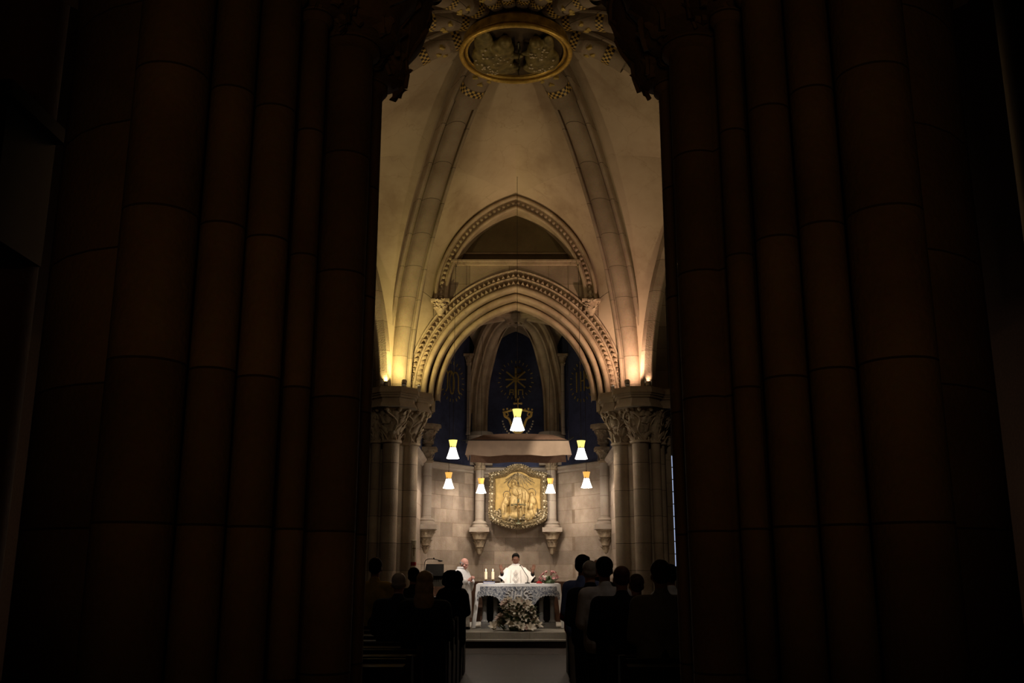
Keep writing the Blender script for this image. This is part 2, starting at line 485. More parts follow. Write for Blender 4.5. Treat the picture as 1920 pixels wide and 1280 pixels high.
# far wall: piercing the chancel arch, recessed blind arch above
chan = Arch(1.73, 5.39, 2.20, (0, W))
blind = Arch(1.55, 7.62, 2.18, (0, W))
CORN = 8.55
mb = MB()
xs = [i * 3.4 / 85 for i in range(86)]
for sg in (1, -1):
    for x0, x1 in zip(xs, xs[1:]):
        lo = [chan.zat(x, .69) if x < chan.a + .69 else 0 for x in (x0, x1)]
        if x0 >= chan.a + .69 - 1e-6: lo = [0, 0]
        hi = [blind.zat(x) for x in (x0, x1)]
        if x1 <= 1.55: spans = [(lo, [CORN, CORN])] + [([max(CORN, h) for h in hi], [13, 13])]
        else: spans = [(lo, [13, 13])]
        for a, b in spans:
            mb.add([(sg * x0, W, a[0]), (sg * x1, W, a[1]), (sg * x1, W, b[1]), (sg * x0, W, b[0])], [(0, 1, 2, 3)])
    mb.add([(sg * 3.4, W, 0), (sg * 3.4, W + 2.4, 0), (sg * 3.4, W + 2.4, 13), (sg * 3.4, W, 13)], [(0, 1, 2, 3)]); mb.add([(sg * 3.4, W + 2.4, 7 if sg > 0 else 0), (sg * 8.2, W + 2.4, 7 if sg > 0 else 0), (sg * 8.2, W + 2.4, 13), (sg * 3.4, W + 2.4, 13)], [(0, 1, 2, 3)])
tag(mb.build('wall_far', M['wall']), kind='structure')
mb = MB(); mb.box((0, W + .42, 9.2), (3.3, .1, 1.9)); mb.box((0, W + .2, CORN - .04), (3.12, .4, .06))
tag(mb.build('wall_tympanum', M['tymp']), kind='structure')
mb = MB()
mb.box((0, W - .03, CORN - .02), (2.96, .16, .05)); mb.box((0, W - .01, CORN - .08), (2.96, .1, .05)); mb.box((0, W + .36, CORN + .30), (2.5, .06, .03))
tag(mb.build('trim_1', M['arch']), kind='structure')

# ------------------------------------------------------------------ chancel arch
t = thing('chancel_arch', (0, W, 5.39), 'pointed stone arch with two rows of zigzag carving framing the altar recess', 'arch')
prof = [(0, .75), (0, .62)] + roll(.065, .52, .075, 200, 330, 8) + [(.145, .60), (.165, .60), (.165, .36)] + roll(.225, .27, .075, 200, 330, 8) + [(.305, .36), (.325, .36), (.325, .12)] + roll(.385, .04, .07, 190, 330, 8) + [(.455, .10), (.46, .03)]
prof = [(r * .86, d) for r, d in prof]
chan.sweep(MB(), prof, 36).build('arch_moulding', M['arch'], t, 35)
for nm, r0, r1, dd in (('zigzag_band', .395, .525, .02), ('zigzag_band', .56, .69, .0)):
    mb = MB(); chan.sweep(mb, [(r0, dd + .03), (r1, dd + .03), (r1, dd - .03), (r1 + .035, dd - .05), (r1 + .035, dd + .04)], 36)
    n = 34
    for side in (1, -1):
        for k in range(n):
            a, b = (k + .05) / n, (k + .95) / n; m_ = (a + b) / 2
            q = [chan.pt(a, r0 + .015, dd + .03, side), chan.pt(b, r0 + .015, dd + .03, side), chan.pt(m_, r1 - .005, dd + .03, side), chan.pt(m_, (r0 + r1) / 2 - .02, dd - .115, side)]
            mb.add(q, [(0, 1, 3), (1, 2, 3), (2, 0, 3)])
    mb.build(nm, M['carve'], t, 30)
# ------------------------------------------------------------------ blind arch with carved corbels
t = thing('blind_arch', (0, W, 7.62), 'stone hood arch with pierced band over the dark tympanum above the zigzag arch', 'arch')
blind.sweep(MB(), [(0, .4), (0, -.04)] + roll(.035, -.06, .04, 180, 330) + [(.08, -.02)], 32).build('inner_roll', M['arch'], t, 35)
mb = MB(); blind.sweep(mb, [(.08, -.03), (.22, -.05)], 32)
for side in (1, -1):
    for k in range(26): mb.ell(blind.pt((k + .5) / 26, .15, -.05, side), (.045, .035, .045), 8, 6)
mb.build('pierced_band', M['carve'], t, 30)
blind.sweep(MB(), [(.22, -.05), (.22, -.10)] + roll(.26, -.12, .04, 180, 360) + [(.31, -.05), (.31, .02)], 32).build('outer_roll', M['arch'], t, 35)
for sg in (-1, 1):
    mb = MB(); c = Vector((sg * 1.70, W - .08, 7.35))
    mb.box(c + Vector((0, 0, .22)), (.42, .30, .05))
    mb.lathe(c + Vector((0, 0, -.06)), [(.04, -.05), (.09, .04), (.12, .15), (.13, .26)], 14)
    for k in range(40):
        an = random.uniform(pi * .9, 2.1 * pi); o = Vector((cos(an), sin(an), 0)); h = random.random(); leaf(mb, c + o * (.06 + .07 * h) + Vector((0, 0, -.10 + .22 * h)), o, Vector((0, 0, 1)) + o * .3, .15, .05, 1.9)
    mb.build('carved_corbel', M['carve'], t)

# ------------------------------------------------------------------ vault ribs
RP = [(.45, 11.38), (1.56, 11.02), (2.4, 10.45), (3.16, 9.69), (3.9, 8.78), (4.5, 7.84), (4.88, 6.9), (5.08, 6.2), (5.16, 5.35)]
RIBPROF = [(-.30, -.42), (-.30, -.20)] + [(-.27 + .05 * cos(a), -.19 + .05 * sin(a)) for a in (radians(x) for x in (180, 135, 90, 45, 0))] + [(-.20, -.20), (-.17, -.10)] + [(.17 * cos(a), -.12 + .12 * sin(a)) for a in (radians(x) for x in range(170, 5, -15))] + [(.17, -.10), (.20, -.20)] + [(.27 + .05 * cos(a), -.19 + .05 * sin(a)) for a in (radians(x) for x in (180, 135, 90, 45, 0))] + [(.30, -.20), (.30, -.42)]


def rib_path(az, Lr):
    """az from the altar direction (radians, + to the right); points from boss outward"""
    d = Vector((sin(az), cos(az), 0)); k = Lr / 5.16
    return [Vector((BOSS.x, BOSS.y, 0)) + d * (max(.45, p.x * k)) + Vector((0, 0, p.y)) for p in crom([(a, b, 0) for a, b in RP], 6)], d


def sweep_rib(mb, pts, d, prof, k=1.0):
    sd = Vector((d.y, -d.x, 0)); rows = []
    for i, p in enumerate(pts):
        tn = (pts[min(i + 1, len(pts) - 1)] - pts[max(i - 1, 0)]).normalized(); nn = tn.cross(sd).normalized()
        if nn.dot(-d - Vector((0, 0, .6))) < 0: nn = -nn
        rows.append([p + sd * a * k + nn * b * k for a, b in prof])
    mb.grid(rows); return rows


az1 = atan2(2.46, 4.42)
RIBS = []
for name, azd, Lr, lab in (('a', math.degrees(az1), 5.16, 'stone vault rib rising from the {} capital beside the zigzag arch to the gilded boss'), ('b', 84, 5.2, 'painted stone rib running level into the {} side of the gilded boss'),
                           ('c', 116, 5.8, 'painted stone rib entering the gilded boss from the {}, just above its widest point'), ('d', 138, 7.2, 'painted stone rib entering the gilded boss from the upper {} shoulder'),
                           ('e', 158, 9.2, 'painted stone rib above the boss, second {} of centre'), ('f', 172.5, 11.2, 'painted stone rib directly above the boss, just {} of centre')):
    kk = dict(a=1.0, b=.9, c=.8, d=.72, e=.56, f=.5)[name]
    for sg, side in ((-1, 'left'), (1, 'right')):
        pts, d = rib_path(sg * radians(azd), Lr)
        t = thing('vault_rib', pts[-1], lab.format(side), 'vault rib', 'ribs meeting at the gilded boss')
        mb = MB(); sweep_rib(mb, pts, d, RIBPROF, kk); mb.build('rib_moulding', M['rib'], t, 38)
        # painted drum near the boss
        def zrib(x):
            q = [((p - Vector((BOSS.x, BOSS.y, p.z))).length, p.z) for p in pts]
            for (x0_, z0_), (x1_, z1_) in zip(q, q[1:]):
                if x0_ <= x <= x1_ + 1e-6 and x1_ > x0_: return z0_ + (z1_ - z0_) * (x - x0_) / (x1_ - x0_)
            return q[0][1]
        fine = [Vector((BOSS.x, BOSS.y, 0)) + d * x + Vector((0, 0, zrib(x) - .055)) for x in [.86 + .045 * i for i in range(30)]]
        DR = [(-.26, -.45)] + [(.26 * cos(a), -.12 + .16 * sin(a)) for a in (radians(x) for x in range(180, -5, -15))] + [(.26, -.45)]
        DR = [(a * kk * .9, b * kk) for a, b in DR]
        mb = MB(); sweep_rib(mb, fine[:26], d, DR); mb.build('painted_drum', M['rib'], t, 40)
        for lo, hi in ((3, 7), (17, 21)):
            me = MB(); rows = sweep_rib(me, fine[lo:hi], d, [(a * 1.03, b + .008) for a, b in DR])
            o = me.build('gold_band', M['band'], t, 40)
            uv = o.data.uv_layers.new(name='UVMap'); nv = len(DR)
            for lp in o.data.loops:
                i, j = divmod(lp.vertex_index, nv); uv.data[lp.index].uv = (i / 3 * .1875, j / nv * 1.0)
        sd = Vector((d.y, -d.x, 0))
        for off in (-.14, 0, .14):
            off *= kk; ci = fine[13 if off == 0 else 11]; zz = (-.12 + .16 * sqrt(max(0, 1 - (off / (.24 * kk)) ** 2))) * kk + .004
            c = ci + sd * off - Vector((0, 0, zz)); hs = .062 * (.55 + .45 * kk)
            poly = [(16 * sin(a) ** 3 / 16 * hs, (13 * cos(a) - 5 * cos(2 * a) - 2 * cos(3 * a) - cos(4 * a)) / 16 * hs) for a in (2 * pi * k / 20 for k in range(20))]
            mb = MB(); mb.prism(poly, lambda x, z, dd, c=c: c + sd * x + d * z + Vector((0, 0, -dd)), -.05, .012)
            mb.build('gold_heart', M['goldpaint'], t, 40)
        RIBS.append((sg * azd, pts))

# ------------------------------------------------------------------ vault webs
side_arches = {}
mb = MB()
LIFT = Vector((0, 0, .16))


def up(pts, d=.22):
    out = []
    for i, p in enumerate(pts):
        tn = (pts[min(i + 1, len(pts) - 1)] - pts[max(i - 1, 0)]).normalized(); h = Vector((BOSS.x - p.x, BOSS.y - p.y, 0)).normalized()
        sd = h.cross(Vector((0, 0, 1))); nn = tn.cross(sd).normalized()
        if nn.dot(h - Vector((0, 0, .6))) > 0: nn = -nn
        out.append(p + nn * .30 + Vector((0, 0, .32 * min(1, max(0, (p.z - 9.8) / 1.2)))))
    return out


def resample(P, n):
    Ls = [0]
    for a, b in zip(P, P[1:]): Ls.append(Ls[-1] + (b - a).length)
    out = []
    for k in range(n + 1):
        s_ = Ls[-1] * k / n; i = max(j for j in range(len(Ls) - 1) if Ls[j] <= s_ + 1e-9)
        f = (s_ - Ls[i]) / max(1e-9, Ls[i + 1] - Ls[i]); out.append(P[i].lerp(P[i + 1], min(1, f)))
    return out


def split_rib(pts, zs):
    """rib from the pier up to the boss cut at heights zs"""
    P = pts[::-1]; out, cur = [], [P[0]]
    zs = list(zs)
    for p in P[1:]:
        if zs and p.z > zs[0]:
            a = cur[-1]; q = a.lerp(p, (zs[0] - a.z) / (p.z - a.z)); cur.append(q); out.append(cur); cur = [q]; zs.pop(0)
        cur.append(p)
    out.append(cur); return out


def web(rib, low, arch, ridge, zs):
    segs = split_rib(rib, zs)
    for s_, q, n in zip(segs, (low, arch, ridge), (6, 16, 12)):
        A, B = resample(up(s_), n), resample(q, n)
        rows = []
        for a, b in zip(A, B):
            r = []
            for k in range(9):
                f = k / 8; p = a.lerp(b, f); p.z += .10 * sin(pi * f) * min(1, max(0, (p.z - 6) / 3)); r.append(p)
            rows.append(r)
        mb.grid(rows)


def rib_of(azd): return [p for a, p in RIBS if abs(a - azd) < .01][0]


rl, rr = rib_of(-math.degrees(az1)), rib_of(math.degrees(az1))
for sg, rb in ((-1, rl), (1, rr)):
    Yw = W - .02
    low = [Vector((sg * max(1.87, sqrt((chan.R + .69) ** 2 - (z - 5.39) ** 2) - chan.c + .07), Yw, z)) for z in (5.39, 5.8, 6.2, 6.6, 6.9, 7.2, 7.4, 7.62)]
    arc = [Vector((blind.xz(k / 14, .30, sg)[0], Yw, blind.xz(k / 14, .30, sg)[1])) for k in range(15)]
    ridge = [Vector((0, Yw, arc[-1].z)), Vector((0, 18.5, 11.25)), Vector((0, 16.5, 12.0))]
    web(rb, low, arc, ridge, (7.62, 9.75))
    # side bay towards the aisle pier
    rs = rib_of(sg * 84)
    A, B = rb[-1].copy(), rs[-1].copy(); A.z = B.z = 0
    ax = (B - A).normalized(); half = (B - A).length / 2
    sa = Arch(half - .62, 5.3, 4.4, ((A + B) / 2).xy, ax.xy); side_arches[sg] = sa
    C0 = Vector((BOSS.x, BOSS.y, 0)); mid = (A + B) / 2
    for rib, ssd in ((rb, -1), (rs, 1)):
        arc = [sa.pt(k / 14, .10, 0, ssd) for k in range(15)]
        low = [arc[0] - Vector((0, 0, .05)), arc[0]]
        ridge = [arc[-1], mid.lerp(C0, .5) + Vector((0, 0, 10.9)), mid.lerp(C0, .9) + Vector((0, 0, 12.0))]
        web(rib, low, arc, ridge, (5.42, 9.9))
    for a1, a2 in ((84, 116), (116, 138), (138, 158), (158, 172.5)):
        A_, B_ = resample(up(rib_of(sg * a1)), 24), resample(up(rib_of(sg * a2)), 24)
        mb.grid([[a.lerp(b, k / 6) + Vector((0, 0, .1 * sin(pi * k / 6))) for k in range(7)] for a, b in zip(A_, B_)])
A_, B_ = resample(up(rib_of(-172.5)), 24), resample(up(rib_of(172.5)), 24)
mb.grid([[a.lerp(b, k / 6) + Vector((0, 0, .1 * sin(pi * k / 6))) for k in range(7)] for a, b in zip(A_, B_)])
# dark upper slab closing the aisles
mb.box((0, 11, 12.9), (16.8, 31.6, .2))
tag(mb.build('ceiling', M['web'], None, 60), kind='structure')
for sg, side in ((-1, 'left'), (1, 'right')):
    sa = side_arches[sg]
    t = thing('aisle_arch', sa.mid + Vector((0, 0, 5.3)), f'half-hidden pointed aisle arch springing from the {side} capital away from the altar', 'arch')
    sgn = -1 if sg > 0 else 1
    pr = [(.14, .16), (.02, .16), (-.02, .08)] + roll(.02, 0, .07, 140, 220) + [(-.02, -.08), (.02, -.16), (.14, -.16), (.18, -.05)]
    sa.sweep(MB(), pr, 26).build('arch_moulding', M['rib'], t, 38)

# ------------------------------------------------------------------ vault boss
BS = 1.25
t = thing('vault_boss', BOSS, 'large round gilded boss carved with robed figures at the crown of the vault', 'boss')
mb = MB(); mb.lathe(BOSS, [(.80, .42), (.97, .28), (1.0, .10), (.93, .03), (.88, .10), (.3, .16), (.01, .17)], 56, caps=False)
mb.build('boss_bowl', M['bossgold'], t)
mb = MB(); mb.tube([BOSS + Vector((1.0 * cos(a), 1.0 * sin(a), .02)) for a in (2 * pi * k / 64 for k in range(64))], .045, 10, closed=True)
mb.tube([BOSS + Vector((.90 * cos(a), .90 * sin(a), .06)) for a in (2 * pi * k / 64 for k in range(64))], .022, 8, closed=True)
mb.build('gilded_rim', M['gold'], t)
mb = MB(); mb.lathe(BOSS + Vector((0, 0, .09)), [(.88, .0), (.87, .03)], 48); mb.build('dark_ground', M['bossdark'], t)


def boss_fig(els, name, mat, dots):
    m_ = MB()
    for x, y, z, rx, ry, rz in els: m_.ell((x * BS * 1.10, (y - .10) * BS * 1.12, z + .02), (rx * BS * 1.2, ry * BS * 1.18, rz * 1.1), 14, 10)
    m_.remesh(name, mat, t, .018, 3)
    if dots:
        m2 = MB()
        for x, y, z, r in dots: m2.ell((x * BS * 1.10, (y - .10) * BS * 1.12, .02 + z * 1.1 - .012), (r * 1.2, r * 1.2, r), 8, 6)
        for q in range(len(m2.v)): m2.v[q] += BOSS
        m2.build('gilt_dot_pattern', M['pearl'], t)


lf = [(-.30, .12, .0, .27, .30, .16), (-.36, .30, .0, .20, .22, .14), (-.18, -.10, -.03, .15, .18, .13), (-.14, -.28, -.05, .085, .10, .10), (-.42, -.16, .02, .12, .30, .08), (-.02, .05, -.06, .12, .05, .05), (-.16, .42, .0, .22, .12, .1)]
rf = [(.34, .16, .0, .20, .30, .15), (.30, -.08, -.03, .14, .18, .13), (.26, -.27, -.05, .08, .09, .10), (.46, .22, .0, .12, .24, .1), (.28, .40, .0, .18, .12, .1), (.17, -.02, -.06, .10, .04, .05), (.42, -.14, 0, .08, .22, .06)]
rnd = random.Random(3)


def dots_on(els, n):
    out = []
    while len(out) < n:
        x, y, z, rx, ry, rz = els[rnd.randrange(2)]
        u, v = rnd.uniform(-.85, .85), rnd.uniform(-.85, .85)
        if u * u + v * v < .75 and (x + u * rx) ** 2 + (y + v * ry) ** 2 < .3: out.append((x + u * rx * 1.08, y + v * ry * 1.07, z - rz * sqrt(1 - u * u - v * v) * .98, rnd.uniform(.013, .022)))
    return out


boss_fig(lf, 'robed_figure', M['bossfig'], dots_on(lf, 46)); boss_fig(rf, 'robed_figure', M['bossfig'], dots_on(rf, 38))
mb = MB(); mb.tube([BOSS + Vector((.05, -.5, -.02)), BOSS + Vector((.07, .1, -.05)), BOSS + Vector((.05, .55, 0))], .022, 6)
for k in range(8): leaf(mb, BOSS + Vector((.06, -.4 + .12 * k, -.03)), (1 if k % 2 else -1, .2, -.4), (0, .3, -1), .12, .04, 1.2)
mb.build('lily_stalk', M['statgreen'], t)

# ------------------------------------------------------------------ piers
PB = [(.0, 0), (.0, .05)]


def shaft_profile(r, z0, z1):
    return [(r * 1.45, z0), (r * 1.45, z0 + .12), (r * 1.3, z0 + .16), (r * 1.35, z0 + .22), (r * 1.12, z0 + .27), (r * 1.18, z0 + .33), (r, z0 + .38), (r, z1)]


def pier(loc, shafts, core, label, mat, capmat, z_cap0, z_cap1, z_top, slab, leaves=9, rows=3, flare=2.1, plinth=.9, capprof=None):
    t = thing('clustered_pier', loc, label, 'pier')
    x, y, _ = loc
    mb = MB(); mb.lathe((x, y, 0), [(core * 1.0, .5), (core, z_cap0 + .1), (core * 1.05, z_top)], 28); mb.build('pier_core', mat, t)
    mb = MB(); mb.lathe((x, y, 0), [(plinth * 1.12, 0), (plinth * 1.12, .35), (plinth * 1.04, .42), (plinth, .46), (plinth, .55)], 12); mb.build('plinth', mat, t, 25)
    for sx, sy, r in shafts:
        mb = MB(); mb.lathe((sx, sy, 0), shaft_profile(r, .52, z_cap0 + .05), 24); s_ = mb.build('shaft', mat, t, 30)
        mb = MB(); foliage_capital(mb, (sx, sy, 0), z_cap0, z_cap1, r, r * flare + .06, leaves, rows, prof=capprof(r) if capprof else None, lk=.55 if capprof else 1.0, ck=.98 if capprof else .80); mb.build('leaf_capital', capmat, t, 50)
    mb = MB()
    for pts, za, zb, in slab:
        mb.prism(pts, lambda a, b, d: Vector((a, b, d)), za, zb)
    mb.build('abacus', mat, t, 25)
    return t


def octo(cx, cy, rx, ry, n=8, off=.5): return [(cx + rx * cos(2 * pi * (k + off) / n), cy + ry * sin(2 * pi * (k + off) / n)) for k in range(n)]


for sg, side, other in ((-1, 'left', 'yellow'), (1, 'right', 'pinkish')):
    sh = [(sg * 2.28, 20.72, .17), (sg * 2.64, 20.28, .175), (sg * 2.96, 20.30, .10), (sg * 3.08, 20.62, .125)]
    slabs = []
    for cx, cy, r in ((2.26, 20.72, .47), (2.60, 20.17, .56), (3.16, 20.42, .46)):
        for za, zb, k in ((4.98, 5.03, .95), (5.03, 5.07, .90), (5.07, 5.17, .84), (5.17, 5.22, .93), (5.22, 5.26, .99), (5.26, 5.345, 1.05), (5.345, 5.39, 1.0)): slabs.append((octo(sg * cx, cy, r * k, r * k), za, zb))
    pier((sg * 2.72, 20.90, 0), sh, .46, f'far {side} cluster of pale stone shafts with leafy capitals, lit {other} on top', M['pier'], M['carve'], 4.26, 5.0, 5.35, slabs, 10, 4, 2.2, .95)

# foreground piers: dark clusters either side of the view
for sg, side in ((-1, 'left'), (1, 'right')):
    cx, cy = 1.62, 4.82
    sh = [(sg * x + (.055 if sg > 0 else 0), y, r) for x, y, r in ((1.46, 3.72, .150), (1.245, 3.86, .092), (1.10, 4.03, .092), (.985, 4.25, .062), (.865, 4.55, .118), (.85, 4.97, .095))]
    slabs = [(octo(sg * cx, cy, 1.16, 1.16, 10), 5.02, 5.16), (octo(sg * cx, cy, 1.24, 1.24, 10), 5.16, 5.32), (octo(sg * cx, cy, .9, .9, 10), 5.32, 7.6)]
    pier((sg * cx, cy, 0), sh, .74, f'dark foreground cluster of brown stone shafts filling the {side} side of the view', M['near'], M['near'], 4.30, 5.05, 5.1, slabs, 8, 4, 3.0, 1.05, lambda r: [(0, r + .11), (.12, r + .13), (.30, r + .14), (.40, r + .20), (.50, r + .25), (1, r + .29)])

# far aisle masonry at the frame edges: wall shaft with a bulky bracket upper left
t = thing('wall_shaft', (-3.1, 4.6, 0), 'faint brown wall shaft at the far left edge under a black bracket', 'wall shaft')
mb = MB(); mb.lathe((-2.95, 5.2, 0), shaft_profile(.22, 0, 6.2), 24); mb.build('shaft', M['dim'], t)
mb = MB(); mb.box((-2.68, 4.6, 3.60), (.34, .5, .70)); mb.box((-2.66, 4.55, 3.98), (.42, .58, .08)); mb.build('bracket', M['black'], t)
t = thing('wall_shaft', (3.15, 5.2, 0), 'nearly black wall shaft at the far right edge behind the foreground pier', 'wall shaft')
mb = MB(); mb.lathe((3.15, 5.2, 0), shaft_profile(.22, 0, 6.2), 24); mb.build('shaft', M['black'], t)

# ================================================================== THE APSE
AP = [(-2.35, W + .7), (-2.42, 25.1), (-1.03, 27.1), (1.03, 27.1), (2.42, 25.1), (2.35, W + .7)]
CZ = 4.40
KEY = Vector((0, 25.0, 8.2))
mb = MB()
for (x0, y0), (x1, y1) in zip(AP, AP[1:]): mb.add([(x0, y0, 0), (x1, y1, 0), (x1, y1, CZ), (x0, y0, CZ)], [(0, 1, 2, 3)])
tag(mb.build('wall_back', M['apse']), kind='structure')
mb = MB()
for (x0, y0), (x1, y1) in zip(AP, AP[1:]):
    mb.add([(x0, y0, CZ), (x1, y1, CZ), (x1, y1, 9), (x0, y0, 9)], [(0, 1, 2, 3)])
tag(mb.build('wall_painted', M['blue']), kind='structure')
# string course
mb = MB()
for (x0, y0), (x1, y1) in zip(AP, AP[1:]):
    dv = Vector((x1 - x0, y1 - y0, 0)); nv = Vector((dv.y, -dv.x, 0)).normalized(); a = Vector((x0, y0, 0)); b = a + dv
    if nv.dot(Vector((0, 24, 0)) - a) < 0: nv = -nv
    pr = [(0, CZ - .14), (.05, CZ - .12), (.05, CZ - .07), (.09, CZ - .05), (.13, CZ - .01), (.13, CZ + .03), (.0, CZ + .07)]
    mb.grid([[e + nv * o + Vector((0, 0, z)) for o, z in pr] for e in (a, b)])
tag(mb.build('trim_2', M['apse_col'], None, 25), kind='structure')
# apse vault webs and wall arches
mb = MB(); fm = MB()
for i, ((x0, y0), (x1, y1)) in enumerate(zip(AP, AP[1:])):
    a, b = Vector((x0, y0, 0)), Vector((x1, y1, 0)); m_ = (a + b) / 2; half = (b - a).length / 2
    nv = (Vector((0, 24.3, 0)) - m_); nv.z = 0; nv.normalize()
    hw = half - .30; ar = Arch(hw, 7.40, max(.95, hw * 1.02), (m_ + nv * .10).xy, (b - a).xy)
    for side in (1, -1):
        arc = [ar.pt(k / 12, .02, 0, side) for k in range(13)]
        e = (b if side > 0 else a) + nv * .05
        mb.grid([[p.lerp(KEY + Vector((0, 0, .12)), f / 6) + Vector((0, 0, .16 * sin(pi * f / 6))) for f in range(7)] for p in arc])
        mb.add([arc[0], Vector((arc[0].x, arc[0].y, 9)), Vector((e.x, e.y, 9)), Vector((e.x, e.y, 7.2))], [(0, 1, 2, 3)])
        mb.grid([[p, Vector((p.x, p.y, 9.2))] for p in arc])
mb.grid([[Vector((x, W + .7, z)), Vector((x, W + .75, 10))] for x, z in [chan.xz(k / 10, .05, -1) for k in range(11)]])
tag(mb.build('ceiling_apse', M['arch'], None, 50), kind='structure')

# apse ribs rising from the wall shafts to the small keystone
APR = [(-.105, -.34), (-.30, -.34)]
def apse_rib(foot, zs, z_base, label, k=1.0):
    d = Vector((foot[0] - KEY.x, foot[1] - KEY.y, 0)); Ld = d.length; d.normalize()
    pts = [KEY + d * .30 + Vector((0, 0, .0))] + [Vector((KEY.x, KEY.y, 0)) + d * Ld * f + Vector((0, 0, z)) for f, z in zs] + [Vector((foot[0], foot[1], z_base))]
    t = thing('apse_rib', (foot[0], foot[1], z_base), label, 'vault rib', 'ribs of the altar recess')
    pf = [(-.33, -.36), (-.33, -.22)] + [(-.26 + .05 * cos(radians(x)), -.20 + .05 * sin(radians(x))) for x in (180, 120, 60, 0)] + [(-.17, -.22), (-.15, -.08)] + [(.11 * cos(radians(x)), -.06 + .1 * sin(radians(x))) for x in range(180, -5, -30)] + [(.15, -.08), (.17, -.22)] + [(.26 + .05 * cos(radians(x)), -.20 + .05 * sin(radians(x))) for x in (180, 120, 60, 0)] + [(.33, -.22), (.33, -.36)]
    mb = MB(); sweep_rib(mb, crom(pts, 8), d, pf, k); mb.build('rib_moulding', M['arch'], t, 38)
    return t, d


zs_back = [(.46, 8.06), (.68, 7.72), (.81, 7.30), (.935, 6.78), (.985, 6.2)]
for sg, side in ((-1, 'left'), (1, 'right')):
    t, d = apse_rib((sg * .98, 26.72), zs_back, 5.36, f'tall stone rib {side} of the starburst emblem, rising from above the canopy', 1.0)
    mb = MB(); c = Vector((sg * .98, 26.78, 0))
    mb.lathe(c, [(.46, 5.08), (.46, 5.16), (.42, 5.20), (.44, 5.27), (.37, 5.33), (.33, 5.40)], 20); mb.box((sg * .98, 26.95, 4.8), (.66, .4, .62)); mb.build('rib_base', M['apse_col'], t, 30)
    for dx, dy in ((.34 * sg, -.02),):   # slim flanking shafts with little capitals
        q = Vector((sg * .98 + dx, 26.86 + dy - (.35 if dx * sg > 0 else 0), 0))
        s_ = MB().lathe(q, [(.07, 5.3), (.05, 5.4), (.05, 7.3)], 12).build('flanking_shaft', M['apse_col'], t)
        m2 = MB(); foliage_capital(m2, q, 7.25, 7.52, .055, .12, 6, 2, 12); m2.box(q + Vector((0, 0, 7.55)), (.3, .3, .05)); m2.build('small_capital', M['carve'], t)
    t, d = apse_rib((sg * 2.36, 25.0), [(.46, 8.02), (.72, 7.60), (.9, 7.0), (.985, 6.4)], 5.36, f'stone rib against the {side} flank of the altar recess, half behind the zigzag arch', .8)
    t, d = apse_rib((sg * 1.98, 22.2), [(.40, 8.02), (.68, 7.62), (.88, 6.95), (.985, 6.2)], 5.2, f'stone rib hugging the inside of the zigzag arch on the {side}', .8)
t = thing('apse_keystone', KEY, 'small round carved keystone over the altar recess', 'keystone')
mb = MB(); mb.lathe(KEY, [(.18, -.12), (.25, -.11), (.27, -.05), (.30, -.01), (.36, .03), (.38, .09), (.36, .14), (.3, .3)], 28)
for k in range(8):
    a = 2 * pi * k / 8; leaf(mb, KEY + Vector((.06 * cos(a), .06 * sin(a), -.13)), (0, 0, -1), (cos(a), sin(a), 0), .17, .06, 1.2)
mb.build('carved_disc', M['carve'], t)

# wall columns on carved brackets
def wall_column(x, y, label, r=.13, upper=False):
    t = thing('bracket_column', (x, y, 2.1), label, 'column', 'slim columns standing on wall brackets')
    c = Vector((x, y, 0)); m_ = MB()
    m_.lathe(c, [(.02, 2.06), (.05, 2.10), (.07, 2.18), (.075, 2.24), (.11, 2.26), (.115, 2.30), (.11, 2.42), (.13, 2.45), (.17, 2.47), (.175, 2.52), (.20, 2.60), (.25, 2.63), (.25, 2.67)], 20)
    for z, rr, n, ln in ((2.08, .05, 6, .14), (2.12, .06, 7, .15), (2.27, .105, 9, .16), (2.33, .105, 10, .13), (2.47, .165, 12, .15), (2.53, .175, 13, .12)):
        for k in range(n):
            a = 2 * pi * (k + random.uniform(-.15, .15)) / n + z * 7; o = Vector((cos(a), sin(a), 0)); leaf(m_, c + o * rr + Vector((0, 0, z)), o, Vector((0, 0, 1)) + o * .3, ln, rr * 2.6 / n + .012, random.uniform(1.6, 2.4))
    m_.build('carved_bracket', M['carve'], t)
    MB().box((x, y, 2.72), (.54, .54, .12)).lathe(c, [(.22, 2.78), (.22, 2.83), (.19, 2.86), (.21, 2.90), (.16, 2.95)], 20).build('column_base', M['apse_col'], t, 30)
    MB().lathe(c, [(r * 1.03, 2.93), (r, 3.0), (r * .97, 4.36)], 22).build('shaft', M['apse_col'], t)
    m_ = MB(); foliage_capital(m_, c, 4.34, 4.66, r, .21, 8, 2, 18); m_.box((x, y, 4.70), (.48, .48, .08)); m_.build('leaf_capital', M['carve'], t)
    if upper:
        m_ = MB(); m_.lathe(c, [(.1, 4.7), (.1, 4.9)], 16); foliage_capital(m_, c, 4.82, 5.18, .12, .24, 8, 2, 18); m_.prism(octo(x, y, .30, .30), lambda a, b, d: Vector((a, b, d)), 5.2, 5.26); m_.prism(octo(x, y, .36, .36), lambda a, b, d: Vector((a, b, d)), 5.26, 5.33)
        m_.build('upper_capital', M['carve'], t)


wall_column(-.99, 26.72, 'slim column on a carved bracket just left of the gilded relief')
wall_column(.99, 26.72, 'slim column on a carved bracket just right of the gilded relief')
wall_column(-2.28, 24.85, 'slim column on a carved bracket beside the far left pier', .12, True)
wall_column(2.28, 24.85, 'slim column on a carved bracket beside the far right pier', .12, True)

